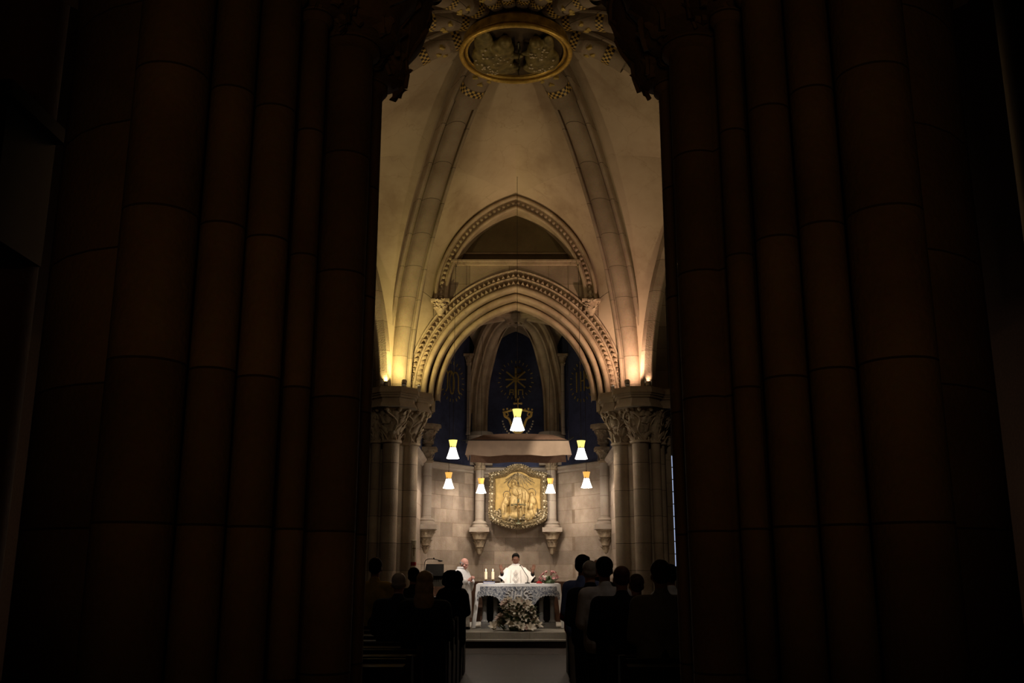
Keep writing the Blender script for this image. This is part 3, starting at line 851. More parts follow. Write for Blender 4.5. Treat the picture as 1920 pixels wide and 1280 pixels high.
# ------------------------------------------------------------------ gold emblems on the blue panels
def stroke(mb, pts, w, fn, dep=.012):
    for a, b in zip(pts, pts[1:]):
        a, b = Vector((*a, 0)), Vector((*b, 0)); d = (b - a).normalized(); n = Vector((-d.y, d.x, 0)) * w / 2; e = d * w * .35
        q = [a - n - e, b - n + e, b + n + e, a + n - e]
        mb.prism([(p.x, p.y) for p in q], fn, -.01, dep)


def arcpts(cx, cz, rx, rz, a0, a1, n=12): return [(cx + rx * cos(radians(a0 + (a1 - a0) * k / n)), cz + rz * sin(radians(a0 + (a1 - a0) * k / n))) for k in range(n + 1)]


EC = at(967, 711, 27.06)
fnc = lambda x, z, d: Vector((EC.x + x, 27.09 - d, EC.z + z))
mb = MB(); w = .042
stroke(mb, [(0, -.52), (0, .36)], .055, fnc); stroke(mb, [(-.02, .36)] + arcpts(.04, .26, .15, .10, 90, -90) + [(0, .16)], w, fnc)
stroke(mb, [(-.26, .22), (.26, -.22)], w, fnc); stroke(mb, [(.26, .22), (-.26, -.22)], w, fnc); stroke(mb, [(-.28, 0), (.28, 0)], w, fnc)
mb.prism([(.08 * cos(2 * pi * k / 10), .08 * sin(2 * pi * k / 10)) for k in range(10)], fnc, -.01, .014)
# alpha and omega under the arms
stroke(mb, [(-.18, -.44), (-.16, -.30), (-.07, -.30), (-.07, -.44)], .03, fnc); stroke(mb, [(-.16, -.37), (-.07, -.37)], .025, fnc)
stroke(mb, [(.08, -.44), (.08, -.30), (.20, -.30), (.20, -.44)], .03, fnc)
emb = thing('starburst_emblem', (EC.x, 27.09, EC.z), 'gold monogram with crossed strokes and a ring of rays on the middle blue panel', 'emblem')
mb.build('monogram', M['goldpaint'], emb, 30)
mb = MB()
for k in range(26):
    a = 2 * pi * (k + .5) / 26; r0 = .50 + .03 * (k % 2); stroke(mb, [(r0 * cos(a) * .86, r0 * sin(a) - .02), ((r0 + .06) * cos(a) * .86, (r0 + .06) * sin(a) - .02)], .02, fnc)
mb.build('rays', M['goldpaint'], emb, 30)


def side_emblem(sg, kind, label):
    (x0, y0), (x1, y1) = (AP[1], AP[2]) if sg < 0 else (AP[3], AP[4])
    a, b = Vector((x0, y0, 0)), Vector((x1, y1, 0)); ax = (b - a).normalized(); nv = Vector((ax.y, -ax.x, 0))
    if nv.y > 0: nv = -nv
    tpx = (847 if sg < 0 else 1092)
    ux = (tpx - 967) / FPX / (CT - (-75 / FPX) * ST)
    s_ = (ux * a.y - a.x) / (ax.x - ux * ax.y); c = a + ax * s_; c.z = at(tpx, 715, c.y).z
    f = lambda x, z, d: c + ax * x + Vector((0, 0, z)) + nv * (.01 + d)
    t = thing('gold_monogram', c, label, 'emblem'); m_ = MB()
    if kind == 'M':
        stroke(m_, [(-.26, -.30), (-.2, -.2), (-.2, .2), (-.26, .28)], .035, f); stroke(m_, [(-.2, .2)] + arcpts(-.07, .1, .13, .18, 150, 0) + [(.06, -.28)], .035, f)
        stroke(m_, [(.06, .12)] + arcpts(.16, .1, .12, .18, 160, 0) + [(.28, -.2), (.34, -.3)], .035, f); stroke(m_, [(-.07, .25)] + arcpts(0, -.05, .1, .3, 120, 420), .028, f)
    else:
        for x in (-.24, -.06, .1): stroke(m_, [(x, -.26), (x, .28)], .035, f)
        stroke(m_, [(-.06, .02), (.1, .02)], .03, f); stroke(m_, arcpts(.26, .14, .09, .09, 40, 270) + arcpts(.26, -.1, .1, .13, 90, -140), .035, f)
    m_.build('monogram', M['goldpaint'], t, 30); m_ = MB()
    for k in range(22):
        an = 2 * pi * k / 22; stroke(m_, [(.46 * cos(an), .5 * sin(an)), (.53 * cos(an), .57 * sin(an))], .018, f)
    m_.build('rays', M['goldpaint'], t, 30)


side_emblem(-1, 'M', 'faded gold looped monogram on the left blue panel')
side_emblem(1, 'J', 'faded gold upright monogram on the right blue panel')

# gilded lyre-shaped emblem behind the middle lamp
c0 = at(971, 800, 26.6); t = thing('gilded_emblem', c0, 'gilded lyre-shaped ornament with a cross and pale beads behind the front lamp', 'emblem')
f = lambda x, z, y=0: c0 + Vector((x, y, z))
mb = MB()
for sg in (-1, 1):
    mb.tube(crom([f(sg * .38, .42), f(sg * .36, .30), f(sg * .25, .22), f(sg * .18, .05), f(sg * .12, -.12), f(0, -.18)], 6), .035, 8)
    mb.tube(crom([f(sg * .38, .42), f(sg * .30, .40), f(sg * .27, .33), f(sg * .33, .30)], 5), .02, 8)
mb.build('scrolls', M['lyre'], t)
mb = MB(); mb.tube(crom([f(-.42, .40), f(-.2, .46), f(0, .47), f(.2, .46), f(.42, .40)], 6), .03, 8)
for k in range(9): mb.ell(f(-.4 + .1 * k, .49 + .02 * (k % 2)), .03, 8, 6)
mb.build('top_bar', M['lyre'], t)
mb = MB()
for k in range(19):
    a = radians(190 + 160 * k / 18); mb.ell(f(.43 * cos(a), .25 + .52 * sin(a)), .026, 8, 6)
mb.build('bead_string', M['pearl'], t)
mb = MB(); mb.tube([f(0, .45), f(0, .76)], .02, 6); mb.tube([f(-.09, .66), f(.09, .66)], .02, 6)
for p in (f(0, .78), f(-.1, .66), f(.1, .66)): mb.ell(p, .032, 8, 6)
mb.build('cross', M['lyre'], t)

# ------------------------------------------------------------------ gilded relief
RC = at(971, 933, 26.62); t = thing('gilded_relief', RC, 'gilded relief of three draped figures in a carved undulating frame on the back wall', 'relief')
def fr_outline(k=1.0):
    """outline of the framed panel, counter-clockwise (x, z)"""
    pts = [(-.80, .60), (-.80, .66), (-.60, .70), (-.42, .74), (-.28, .84), (-.12, .90), (.0, .91), (.12, .90), (.28, .84), (.42, .74), (.60, .70), (.80, .66), (.80, .60), (.79, .2), (.81, -.3), (.80, -.52), (.75, -.63), (.58, -.73), (.34, -.81), (.13, -.85), (0, -.87), (-.13, -.85), (-.34, -.81), (-.58, -.73), (-.75, -.63), (-.80, -.52), (-.81, -.3), (-.79, .2)]
    return [(x * k, z * k) for x, z in pts]


tilt = radians(8)
fr = lambda x, z, d: RC + Vector((x, -(d * cos(tilt)) - (z + .86) * sin(tilt), z * cos(tilt)))
O = [Vector((x, z, 0)) for x, z in fr_outline()]
def loop_smooth(P, n=5):
    P = list(P); out = []; m_ = len(P)
    for i in range(m_):
        a, b, c, d = P[i - 1], P[i], P[(i + 1) % m_], P[(i + 2) % m_]
        for k in range(n):
            q = k / n; out.append(.5 * ((2 * b) + (c - a) * q + (2 * a - 5 * b + 4 * c - d) * q * q + (3 * b - a - 3 * c + d) * q ** 3))
    return out


O = loop_smooth(O, 5)
secs = [(1.0, -.12), (1.0, .06), (.985, .12), (.95, .16), (.90, .15), (.86, .17), (.80, .12), (.765, .07), (.765, .0)]
mb = MB(); mb.grid([[fr(p.x * k, p.y * k, d) for p in O] for k, d in secs], wrap_v=True)
for i in range(0, len(O), 3):   # carved scroll work along the frame
    p = O[i]; q = O[(i + 1) % len(O)]; dv = (q - p).normalized()
    for s_ in (0, 1):
        k = .935 if s_ == 0 else .865; a0 = random.uniform(0, 6)
        c = Vector((p.x * k, p.y * k, 0)); rr = random.uniform(.028, .045)
        mb.tube([fr(c.x + rr * (1 - .09 * j) * cos(a0 + j * .7), c.y + rr * (1 - .09 * j) * sin(a0 + j * .7), .165 + .004 * j) for j in range(9)], .013, 6)
mb.build('carved_frame', M['oldgold'], t, 40)
mb = MB()
for i in range(0, len(O), 2):
    p = O[i]; mb.ell(fr(p.x * .975, p.y * .975, .135), (.016, .014, .016), 8, 6)
    if abs(p.x) > .6: mb.ell(fr(p.x * .885, p.y * .9, .165), (.034, .03, .034), 10, 7)
mb.build('bead_pattern', M['pearl'], t)
mb = MB()
b = mb.add([fr(p.x * .79, p.y * .79, .02) for p in O], []); mb.f.append(tuple(range(b, b + len(O))))
mb.build('gilded_ground', M['relief'], t)
mb = MB()
for k in range(19):
    a = radians(-52 + 104 * k / 18); x0, z0 = .12 * sin(a), .68 - .06 * abs(sin(a)); l_ = .34 + .1 * (k % 2)
    x1, z1 = .04 + (.15 + l_ * 1.05) * sin(a) * .95, .66 - (l_) * cos(a) * .9
    mb.tube([fr(x0, z0, .02), fr(x1, z1, .02)], .011, 5)
mb.build('carved_rays', M['oldgold'], t)


FIGS = []


def relief_fig(els, halo, nm):
    m_ = MB()
    for x, z, rx, rz, rd in els: m_.ell(fr(x, z, .02) - RC, (rx, rd * 1.35, rz), 14, 10)
    FIGS.append(m_.remesh(nm, M['relieffig'], t, .012, 3))
    hx, hz, hr = halo; m2 = MB(); m2.tube([fr(hx + hr * cos(a), hz + hr * sin(a), .03) for a in (2 * pi * k / 24 for k in range(24))], .012, 6, closed=True); m2.build('halo', M['oldgold'], t)


relief_fig([(-.12, .36, .065, .085, .09), (-.06, .18, .12, .16, .1), (.06, .12, .16, .18, .09), (.20, .05, .12, .22, .08), (-.10, -.15, .13, .30, .09), (.05, -.25, .14, .34, .09), (.22, -.2, .06, .3, .06), (-.05, -.48, .2, .12, .1)], (-.13, .37, .14), 'tall_figure')
relief_fig([(-.31, .05, .055, .07, .08), (-.33, -.10, .09, .14, .09), (-.38, -.28, .11, .24, .09), (-.28, -.12, .06, .10, .1), (-.33, -.5, .14, .12, .1)], (-.30, .07, .10), 'left_figure')
relief_fig([(.38, .08, .055, .075, .08), (.40, -.08, .11, .16, .09), (.34, -.24, .13, .14, .1), (.38, -.42, .16, .16, .1), (.28, -.5, .14, .14, .1)], (.37, .12, .12), 'right_figure')
mb = MB()
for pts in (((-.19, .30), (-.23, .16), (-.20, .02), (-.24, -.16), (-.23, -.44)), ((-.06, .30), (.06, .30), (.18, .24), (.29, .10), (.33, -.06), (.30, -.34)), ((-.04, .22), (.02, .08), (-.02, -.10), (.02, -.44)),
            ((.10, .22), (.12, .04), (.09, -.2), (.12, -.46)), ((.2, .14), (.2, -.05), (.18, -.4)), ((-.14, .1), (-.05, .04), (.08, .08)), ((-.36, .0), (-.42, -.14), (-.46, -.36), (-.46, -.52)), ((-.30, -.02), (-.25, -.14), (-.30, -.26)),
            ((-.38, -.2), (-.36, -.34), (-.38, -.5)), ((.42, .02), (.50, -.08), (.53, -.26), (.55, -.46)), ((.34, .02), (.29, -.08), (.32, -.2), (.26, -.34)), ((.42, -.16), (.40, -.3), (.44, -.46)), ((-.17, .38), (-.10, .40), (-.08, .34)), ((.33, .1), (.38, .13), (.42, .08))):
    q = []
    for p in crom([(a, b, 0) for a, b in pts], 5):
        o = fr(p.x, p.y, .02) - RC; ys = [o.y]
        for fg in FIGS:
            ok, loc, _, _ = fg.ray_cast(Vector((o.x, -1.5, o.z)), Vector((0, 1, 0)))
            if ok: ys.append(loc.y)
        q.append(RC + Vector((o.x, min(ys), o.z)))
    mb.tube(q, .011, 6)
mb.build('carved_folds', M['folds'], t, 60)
mb = MB()
for k in range(150):   # carved flowers along the lower edge
    x = random.uniform(-.62, .62)
    z = -.62 + random.uniform(-.02, .06) + .22 * max(0, abs(x) - .22) + (.12 * random.random() if abs(x) > .3 else 0) + .04
    an = random.uniform(0, 6.28); c = fr(x, z, random.uniform(.03, .12))
    leaf(mb, c, (cos(an) * .6, -1, sin(an) * .6), (cos(an), -.3, sin(an)), .09, .03, 1.5)
mb.build('carved_flowers', M['oldgold'], t)
# crucifix standing before the relief
cc = at(972, 958, 26.28); t = thing('crucifix', cc, 'dark bronze crucifix in front of the gilded relief', 'crucifix')
mb = MB(); mb.box(cc + Vector((0, 0, .02)), (.05, .03, .62)); mb.box(cc + Vector((0, 0, .17)), (.40, .03, .05))
mb.box(cc + Vector((0, .2, -.2)), (.04, .45, .04)); mb.lathe(cc + Vector((0, 0, -.34)), [(.10, 0), (.09, .03), (.03, .06)], 12); mb.build('cross', M['statgreen'], t)
mb = MB(); mb.ell((0, -.04, .20), .04, 10, 8); mb.cap((0, -.04, .12), (0, -.04, -.03), .045, .03); mb.cap((0, -.04, -.03), (.01, -.05, -.22), .03, .016)
for sg in (-1, 1): mb.cap((sg * .04, -.04, .13), (sg * .18, -.03, .18), .018, .012)
mb.remesh('hanging_figure', M['brass'], t, .009, 2)

# ------------------------------------------------------------------ canopy
cf0, cf1 = 22.6, 23.9
pl, pr_ = at(870, 853, cf0), at(1073, 853, cf0)
t = thing('altar_canopy', at(970, 853, cf0), 'rose beige cloth canopy hung on wires above the altar', 'canopy')
zt = at(970, 825, cf0).z; zb = at(970, 853, cf0).z
x0, x1 = at(878, 825, cf0).x, at(1066, 825, cf0).x; bx0, bx1 = pl.x, pr_.x


def valance(xa, xb, y, za, zb_, flare, front):
    rows = []
    for i in range(49):
        f = i / 48; r = []
        for j in range(8):
            g = j / 7; x = xa + (xb - xa) * f; x += flare * g * (f - .5) * 2
            z = za + (zb_ - za) * g - (.03 * sin(pi * min(1, max(0, (f - .08) / .3))) * g if f < .4 else 0) - (.025 * sin(pi * min(1, max(0, (f - .62) / .3))) * g if f > .62 else 0)
            yy = y + (-.05 * g - .02 * sin(f * 23) * g + .012 * sin(f * 61) * g) * front
            r.append(Vector((x, yy, z)))
        rows.append(r)
    return rows


mb = MB(); R_ = valance(x0, x1, cf0, zt, zb, .07, 1); mb.grid(R_); mb.grid([[p + Vector((0, .012, 0)) for p in r] for r in R_]); mb.build('front_valance', M['fabric'], t, 60)
mb = MB(); R_ = valance(x0 + .02, x1 - .02, cf1, zt - .02, zb - .02, .03, -1); mb.grid(R_); mb.grid([[p + Vector((0, .012, 0)) for p in r] for r in R_]); mb.build('back_valance', M['fabric_in'], t, 60)
zr = at(970, 813, cf0 + .6).z
mb = MB(); yr = (cf0 + cf1) / 2
P = [[Vector((x0 + (x1 - x0) * f, cf0, zt)), Vector(((x0 + (x1 - x0) * (.15 + .7 * f)), cf0 + .35, zt + (zr - zt) * .75 + .03 * sin(pi * f))), Vector((x0 + (x1 - x0) * (.28 + .44 * f), yr, zr)), Vector((x0 + (x1 - x0) * (.15 + .7 * f), cf1 - .35, zt + (zr - zt) * .7)), Vector((x0 + (x1 - x0) * f, cf1, zt))] for f in (k / 20 for k in range(21))]
mb.grid(P); mb.grid([[q - Vector((0, 0, .012)) for q in r] for r in P]); mb.build('canopy_roof', M['fabric_in'], t, 60)
mb = MB()
for xx in (x0, x1): mb.grid([[Vector((xx + (1 if xx > 0 else -1) * .05 * g, cf0 + (cf1 - cf0) * k / 8, zt + (zb - zt) * g - .02 * sin(k * 1.4) * g)) for g in (0, .33, .66, 1)] for k in range(9)])
mb.build('side_valance', M['fabric'], t, 60)
mb = MB()
for a, b in (((x0, cf0), (x1, cf0)), ((x1, cf0), (x1, cf1)), ((x1, cf1), (x0, cf1)), ((x0, cf1), (x0, cf0))): mb.tube([Vector((*a, zt)), Vector((*b, zt))], .012, 6)
mb.tube([Vector((x0 - .14, cf0, zt + .0)), Vector((x0, cf0, zt))], .01, 6); mb.tube([Vector((x1, cf0, zt)), Vector((x1 + .12, cf0, zt + .08))], .02, 6)
mb.build('frame_rods', M['black'], t)
for xx, yy in ((x0, cf0), (x1, cf0)):
    MB().tube([Vector((xx, yy, zt)), Vector((xx, yy, 7.0))], .006, 5).build('wire', M['cable'], t)

# ------------------------------------------------------------------ pendant lamps
def lamp_proto(loc, label, top, ztop, k=1.0):
    t = thing('pendant_lamp', loc, label, 'lamp', 'bell shaped pendant lamps around the altar')
    c = Vector(loc)
    MB().lathe(c, [(.135 * k, 0), (.118 * k, .045 * k), (.092 * k, .12 * k), (.072 * k, .19 * k), (.062 * k, .235 * k)], 28, caps=False).build('glass_bell', M['lampw'], t)
    MB().lathe(c, [(.061 * k, .235 * k), (.066 * k, .27 * k), (.078 * k, .33 * k), (.092 * k, .385 * k)], 28, caps=False).build('upper_glass', M[top], t)
    m_ = MB(); m_.tube([c + Vector((.066 * k * cos(a), .066 * k * sin(a), .232 * k)) for a in (2 * pi * j / 20 for j in range(20))], .006, 6, closed=True); m_.tube([c + Vector((-.03 * k, -.064 * k, .215 * k)), c + Vector((-.03 * k, -.066 * k, .26 * k))], .007, 6)
    m_.lathe(c, [(.03 * k, .36 * k), (.02 * k, .40 * k), (.006, .42 * k)], 10); m_.build('clamp_ring', M['cable'], t)
    m_ = MB(); m_.tube([c + Vector((0, 0, .4 * k)), Vector((c.x, c.y, ztop))], .005, 5)
    if 8 < ztop < 9: m_.tube([Vector((c.x, c.y, ztop)), Vector((c.x, W + .01, ztop + .02))], .008, 5)
    m_.build('cord', M['cable'], t)
    ld = bpy.data.lights.new('lamp_bulb', 'POINT'); ld.color = (1, .84, .69); ld.shadow_soft_size = .03 * k; ld.energy = LAMP_W
    lo = bpy.data.objects.new('lamp_bulb', ld); COL.objects.link(lo); lo.location = (c.x, c.y, c.z - .02)
    return t


LAMP_W = 24
for px, py, Y, lab, top, zt_, kz in (
        (970, 806, 20.4, 'largest white bell lamp, hanging alone in front of the gilded lyre ornament', 'lampu', 10.42, 1.16),
        (849, 859, 20.75, 'upper left white bell lamp with yellow top, left of the canopy', 'lampu', 8.4, 1.02),
        (1090, 860, 20.75, 'upper right white bell lamp with yellow top, right of the canopy', 'lampu', 8.4, 1.02),
        (841, 915, 23.7, 'lower left white bell lamp with amber top, in front of the bare stone wall', 'lampa', 7.7, 1.0),
        (1100, 914, 23.7, 'lower right white bell lamp with amber top, in front of the bare stone wall', 'lampa', 7.7, 1.0),
        (902, 924, 25.6, 'white bell lamp with amber top overlapping the column left of the relief', 'lampa', 7.9, 1.0),
        (1032, 924, 25.6, 'white bell lamp with amber top overlapping the column right of the relief', 'lampa', 7.9, 1.0)):
    lamp_proto(at(px, py, Y), lab, top, zt_, kz)

# ================================================================== THE SANCTUARY
mb = MB(); mb.box((0, 24.7, .155), (4.9, 4.8, .31)); tag(mb.build('floor_platform', M['plat'], None, 25), kind='structure')
mb = MB(); mb.box((0, 22.18, .075), (3.4, .28, .14)); tag(mb.build('trim_3', M['stepdark'], None, 25), kind='structure')
mb = MB(); mb.box((0, 22.16, .155), (3.44, .34, .03)); tag(mb.build('trim_4', M['plat'], None, 25), kind='structure')
tag(MB().box((0, 21.2, .0005), (3.2, 1.5, .005)).build('floor_band', M['fband'], None, 25), kind='structure')
PZ = .31
# dark wooden wainscot bench along the apse wall
t = thing('wall_bench', (0, 26.6, PZ), 'dark brown wooden bench back along the foot of the apse wall', 'bench')
MB().box((0, 26.9, .82), (2.1, .08, 1.02)).box((0, 26.88, 1.33), (2.12, .12, .05)).build('backrest', M['wood2'], t)
for sg in (-1, 1):
    m_ = MB(); m_.box((sg * 1.66, 25.95, .82), (2.15, .08, 1.02), rz=-sg * atan2(2.0, 1.39)); m_.box((sg * 1.66, 25.95, 1.33), (2.15, .12, .05), rz=-sg * atan2(2.0, 1.39)); m_.build('backrest', M['wood2'], t)
MB().box((0, 26.65, .72), (2.0, .42, .06)).box((0, 26.75, .5), (1.9, .1, .4)).build('seat', M['wood2'], t)

# altar
AY = 23.6; ax0, ax1 = at(897, 1100, AY).x, at(1047, 1100, AY).x; axc = (ax0 + ax1) / 2; aw = ax1 - ax0; ZT = 1.33
t = thing('altar', (axc, AY + .45, PZ), 'stone altar table on small columns under a lace cloth', 'altar')
MB().box((axc, AY + .48, ZT - .06), (aw, .92, .10)).build('table_slab', M['altar'], t, 25)
MB().box((axc, AY + .48, PZ + .06), (aw - .12, .8, .12)).build('base_slab', M['altar'], t, 25)
MB().box((axc, AY + .75, PZ + .5), (aw - .3, .06, .78)).build('back_panel', M['wood'], t, 25)
for fx in (.075, .215, .40, .60, .785, .925):
    x = ax0 + aw * fx; m_ = MB()
    m_.lathe((x, AY + .22, PZ), [(.085, .12), (.085, .16), (.06, .19), (.055, .23), (.052, .60), (.06, .62), (.06, .64), (.055, .65), (.085, .76), (.095, .80), (.095, .88)], 16); m_.box((x, AY + .22, PZ + .9), (.22, .22, .06)); m_.build('colonnette', M['altar'], t, 35)
# altar cloth
t = thing('altar_cloth', (axc, AY + .4, ZT), 'white lace altar cloth with a scalloped front and long side falls', 'altar cloth')
x0, x1 = ax0 - .03, ax1 + .03
mb = MB(); mb.box((axc, AY + .46, ZT + .005), (x1 - x0, 1.0, .014))
mb.grid([[Vector((x, AY - .045 - .008 * sin(x * 30), ZT + .01 - dz)) for dz in (0, .03, .06)] for x in [x0 + (x1 - x0) * k / 60 for k in range(61)]])
mb.build('linen_top', M['white'], t, 40)


def drop(f):
    e = abs(f - .5) * 2
    if e < .30: return .56
    if e < .52: return .30 + .26 * (1 - ((e - .30) / .22)) ** .9 * 1
    if e < .96: return .26 + .05 * ((e - .74) / .22) ** 2
    return .36


mb = MB(); rows = []
for k in range(121):
    f = k / 120; d = drop(f) + .012 * sin(k * 1.57); x = x0 + (x1 - x0) * f
    rows.append([Vector((x, AY - .05 - .014 * sin(x * 26) * g - .01 * g, ZT - .05 - (d - .05) * g)) for g in (0, .2, .4, .6, .8, 1)])
mb.grid(rows); mb.grid([[p + Vector((0, .008, 0)) for p in r] for r in rows]); mb.build('lace_front', M['lace'], t, 60)
for sg in (-1, 1):
    xe = x0 if sg < 0 else x1; rows = []
    for k in range(22):
        f = k / 21; y = AY - .06 + .98 * f
        rows.append([Vector((xe + sg * (.02 + .09 * g + .022 * sin(f * 30 + g * 2) * g), y, ZT - .0 - (ZT - PZ - .04) * g)) for g in [q / 8 for q in range(9)]])
    m_ = MB(); m_.grid(rows); m_.grid([[p - Vector((sg * .008, 0, 0)) for p in r] for r in rows])
    rf_ = [[Vector((xe - sg * .10 * q * (1 - .2 * g) + sg * (.02 + .09 * g), AY - .06 - .02 * sin(q * 5 + g) * g, ZT - (ZT - PZ - .02) * g)) for g in [w_ / 8 for w_ in range(9)]] for q in (0, .25, .5, .75, 1)]
    m_.grid(rf_); m_.build('side_fall', M['white'], t, 60)
# woven letters in the lace
cu = bpy.data.curves.new('txt', 'FONT'); cu.body = 'JHS'; cu.size = .30; cu.extrude = .004; cu.align_x = 'CENTER'; cu.align_y = 'CENTER'; cu.shear = .15
to = bpy.data.objects.new('txt', cu); COL.objects.link(to); bpy.context.view_layer.update()
me = bpy.data.meshes.new_from_object(to.evaluated_get(bpy.context.evaluated_depsgraph_get())); bpy.data.objects.remove(to)
me.transform(Matrix.Translation((axc - t.location.x + .01, AY - .085 - t.location.y, ZT - .27 - t.location.z)) @ Matrix.Rotation(pi / 2, 4, 'X')); me.materials.clear(); me.materials.append(M['embro'])
link_mesh('woven_letters', me, t)
mb = MB()
for k in range(18):
    a = 2 * pi * k / 18; c = Vector((axc + .01, AY - .08, ZT - .27)); stroke(mb, [(.25 * cos(a), .16 * sin(a)), (.33 * cos(a), .21 * sin(a))], .018, lambda x, z, d, c=c: c + Vector((x, -d, z)), .006)
mb.build('woven_rays', M['embro'], t)

# things on the altar
for px, lab in ((911, 'left of two lit candles on the altar'), (924, 'right of two lit candles on the altar')):
    c = at(px, 1095, AY + .35); c.z = ZT + .013
    t = thing('altar_candle', c, lab, 'candle', 'pair of lit altar candles')
    MB().lathe(c, [(.055, 0), (.055, .02), (.02, .03), (.02, .075), (.05, .09), (.05, .10)], 16).build('candle_holder', M['brass'], t, 35)
    MB().lathe(c, [(.034, .10), (.034, .27), (.028, .28)], 16).build('wax_body', M['wax'], t, 35)
    MB().ell(c + Vector((0, 0, .315)), (.011, .011, .03), 10, 8).build('flame', M['flame'], t)
c = at(917, 1094, AY + .2); c.z = ZT + .013
t = thing('missal', c, 'blue covered book lying below the two altar candles', 'book')
MB().box(c + Vector((0, 0, .022)), (.26, .20, .03)).build('pages', M['wax2'], t, 25)
MB().box(c + Vector((0, 0, .004)), (.28, .22, .008)).box(c + Vector((0, 0, .041)), (.28, .22, .008)).build('cover', M['bluebook'], t, 25)
c = at(1011, 1094, AY + .25); c.z = ZT + .013
t = thing('altar_bell', c, 'small red cloth covered item beside the altar flowers', 'bell')
MB().lathe(c, [(.07, 0), (.07, .03), (.04, .05), (.02, .07)], 14).build('red_cover', M['red'], t)
c = at(989, 1094, AY + .25); c.z = ZT + .013
t = thing('microphone', c, 'black gooseneck microphone arching up before the central priest', 'microphone')
MB().lathe(c, [(.06, 0), (.06, .02), (.02, .03)], 16).build('base', M['black'], t)
tip = at(975, 1060, AY + .3)
pts = crom([c + Vector((0, 0, .02)), c + Vector((.01, 0, .14)), c.lerp(tip, .55) + Vector((.03, 0, .04)), tip + Vector((.03, 0, -.02)), tip], 8)
MB().tube(pts, .008, 6).build('gooseneck', M['black'], t); MB().ell(tip, (.016, .022, .016), 10, 8).build('capsule', M['black'], t)


def bloom(mb, c, n_dir, r, petals=6, open_=1.0):
    n_dir = Vector(n_dir).normalized(); a = n_dir.cross(Vector((.2, .1, 1))).normalized(); b = n_dir.cross(a)
    for k in range(petals):
        an = 2 * pi * k / petals; o = a * cos(an) + b * sin(an)
        leaf(mb, Vector(c), o, n_dir * .9 + o * .6 * open_, r, r * .33, 1.3, 1, .05)


def posy(name, c, label, cat, places, petal_mats, leaves, size):
    t = thing(name, c, label, cat)
    c = Vector(c); protos = []
    for mi, mt in enumerate(petal_mats):
        for v in range(2):
            m_ = MB(); bloom(m_, (0, 0, 0), (0, 0, 1), size, 6 if mi == 0 else 7, .8 + .4 * v); me = bpy.data.meshes.new('flower'); me.from_pydata(m_.v, [], m_.f); finish(me, mt, 180); protos.append(me)
    for i, (p, d) in enumerate(places):
        o = link_mesh('flower', protos[(0 if random.random() < .8 or len(petal_mats) == 1 else 2) + i % 2 if len(protos) > 2 else i % 2], t)
        o.location = Vector(p) - c; o.rotation_mode = 'QUATERNION'; o.rotation_quaternion = Vector((0, 0, 1)).rotation_difference(Vector(d).normalized()); s_ = random.uniform(.8, 1.2); o.scale = (s_, s_, s_)
    m_ = MB()
    for p, d in leaves: leaf(m_, p, d, Vector(d) + Vector((0, 0, .6)), size * 1.7, size * .35, .8, 1)
    m_.build('foliage', M['leaf'], t, 180)
    return t


# flower heap before the altar
fc = at(972, 1187, 22.55); fc.z = PZ
pl_, lv = [], []
for k in range(92):
    h = random.random() ** .85; zz = .05 + .56 * h; w_ = .50 * (1 - .45 * h)
    an = random.uniform(pi * 1.02, pi * 1.98) if random.random() < .85 else random.uniform(0, pi); rr = w_ * random.uniform(.55, 1.0)
    p = fc + Vector((rr * cos(an), rr * .55 * sin(an) + .35, zz)); pl_.append((p, (cos(an) * .7, sin(an) - .2, .55 + h * .3)))
for k in range(10): pl_.append((fc + Vector((random.uniform(-.62, .62), random.uniform(-.02, .2), random.uniform(.05, .14))), (random.uniform(-.5, .5), -.8, .6)))
for k in range(170):
    h = random.random(); an = random.uniform(0, 2 * pi); w_ = .44 * (1 - .42 * h) * random.uniform(.3, 1.05); lv.append((fc + Vector((w_ * cos(an), w_ * .55 * sin(an) + .35, .02 + .52 * h)), (cos(an), sin(an), random.uniform(-.3, .6))))
t = posy('flower_heap', fc, 'tall heap of cream lilies and greenery on the step before the altar', 'flower arrangement', pl_[:98], [M['petal'], M['blush']], lv, .145)
m_ = MB(); m_.lathe(fc + Vector((0, .35, 0)), [(.20, 0), (.24, .1), (.17, .34), (.06, .5)], 16); m_.build('moss_core', M['leaf'], t)
# posy on the altar
ac = at(1030, 1094, AY + .3); ac.z = ZT + .013
pl_, lv = [], []
for k in range(26):
    an = random.uniform(0, 2 * pi); h = random.random(); r = .21 * (1 - .5 * h * h); pl_.append((ac + Vector((r * cos(an), r * .7 * sin(an), .08 + .19 * h)), (cos(an), sin(an), .4 + h)))
for k in range(60):
    an = random.uniform(0, 2 * pi); r = random.uniform(.05, .2); lv.append((ac + Vector((r * cos(an), r * .7 * sin(an), .03 + .1 * random.random())), (cos(an), sin(an), .2)))
t = posy('altar_posy', ac, 'low posy of pink and white flowers on the right end of the altar', 'flower arrangement', pl_, [M['pink'], M['petal']], lv, .055)
MB().lathe(ac, [(.12, 0), (.14, .03), (.10, .09)], 16).build('bowl', M['leaf'], t)

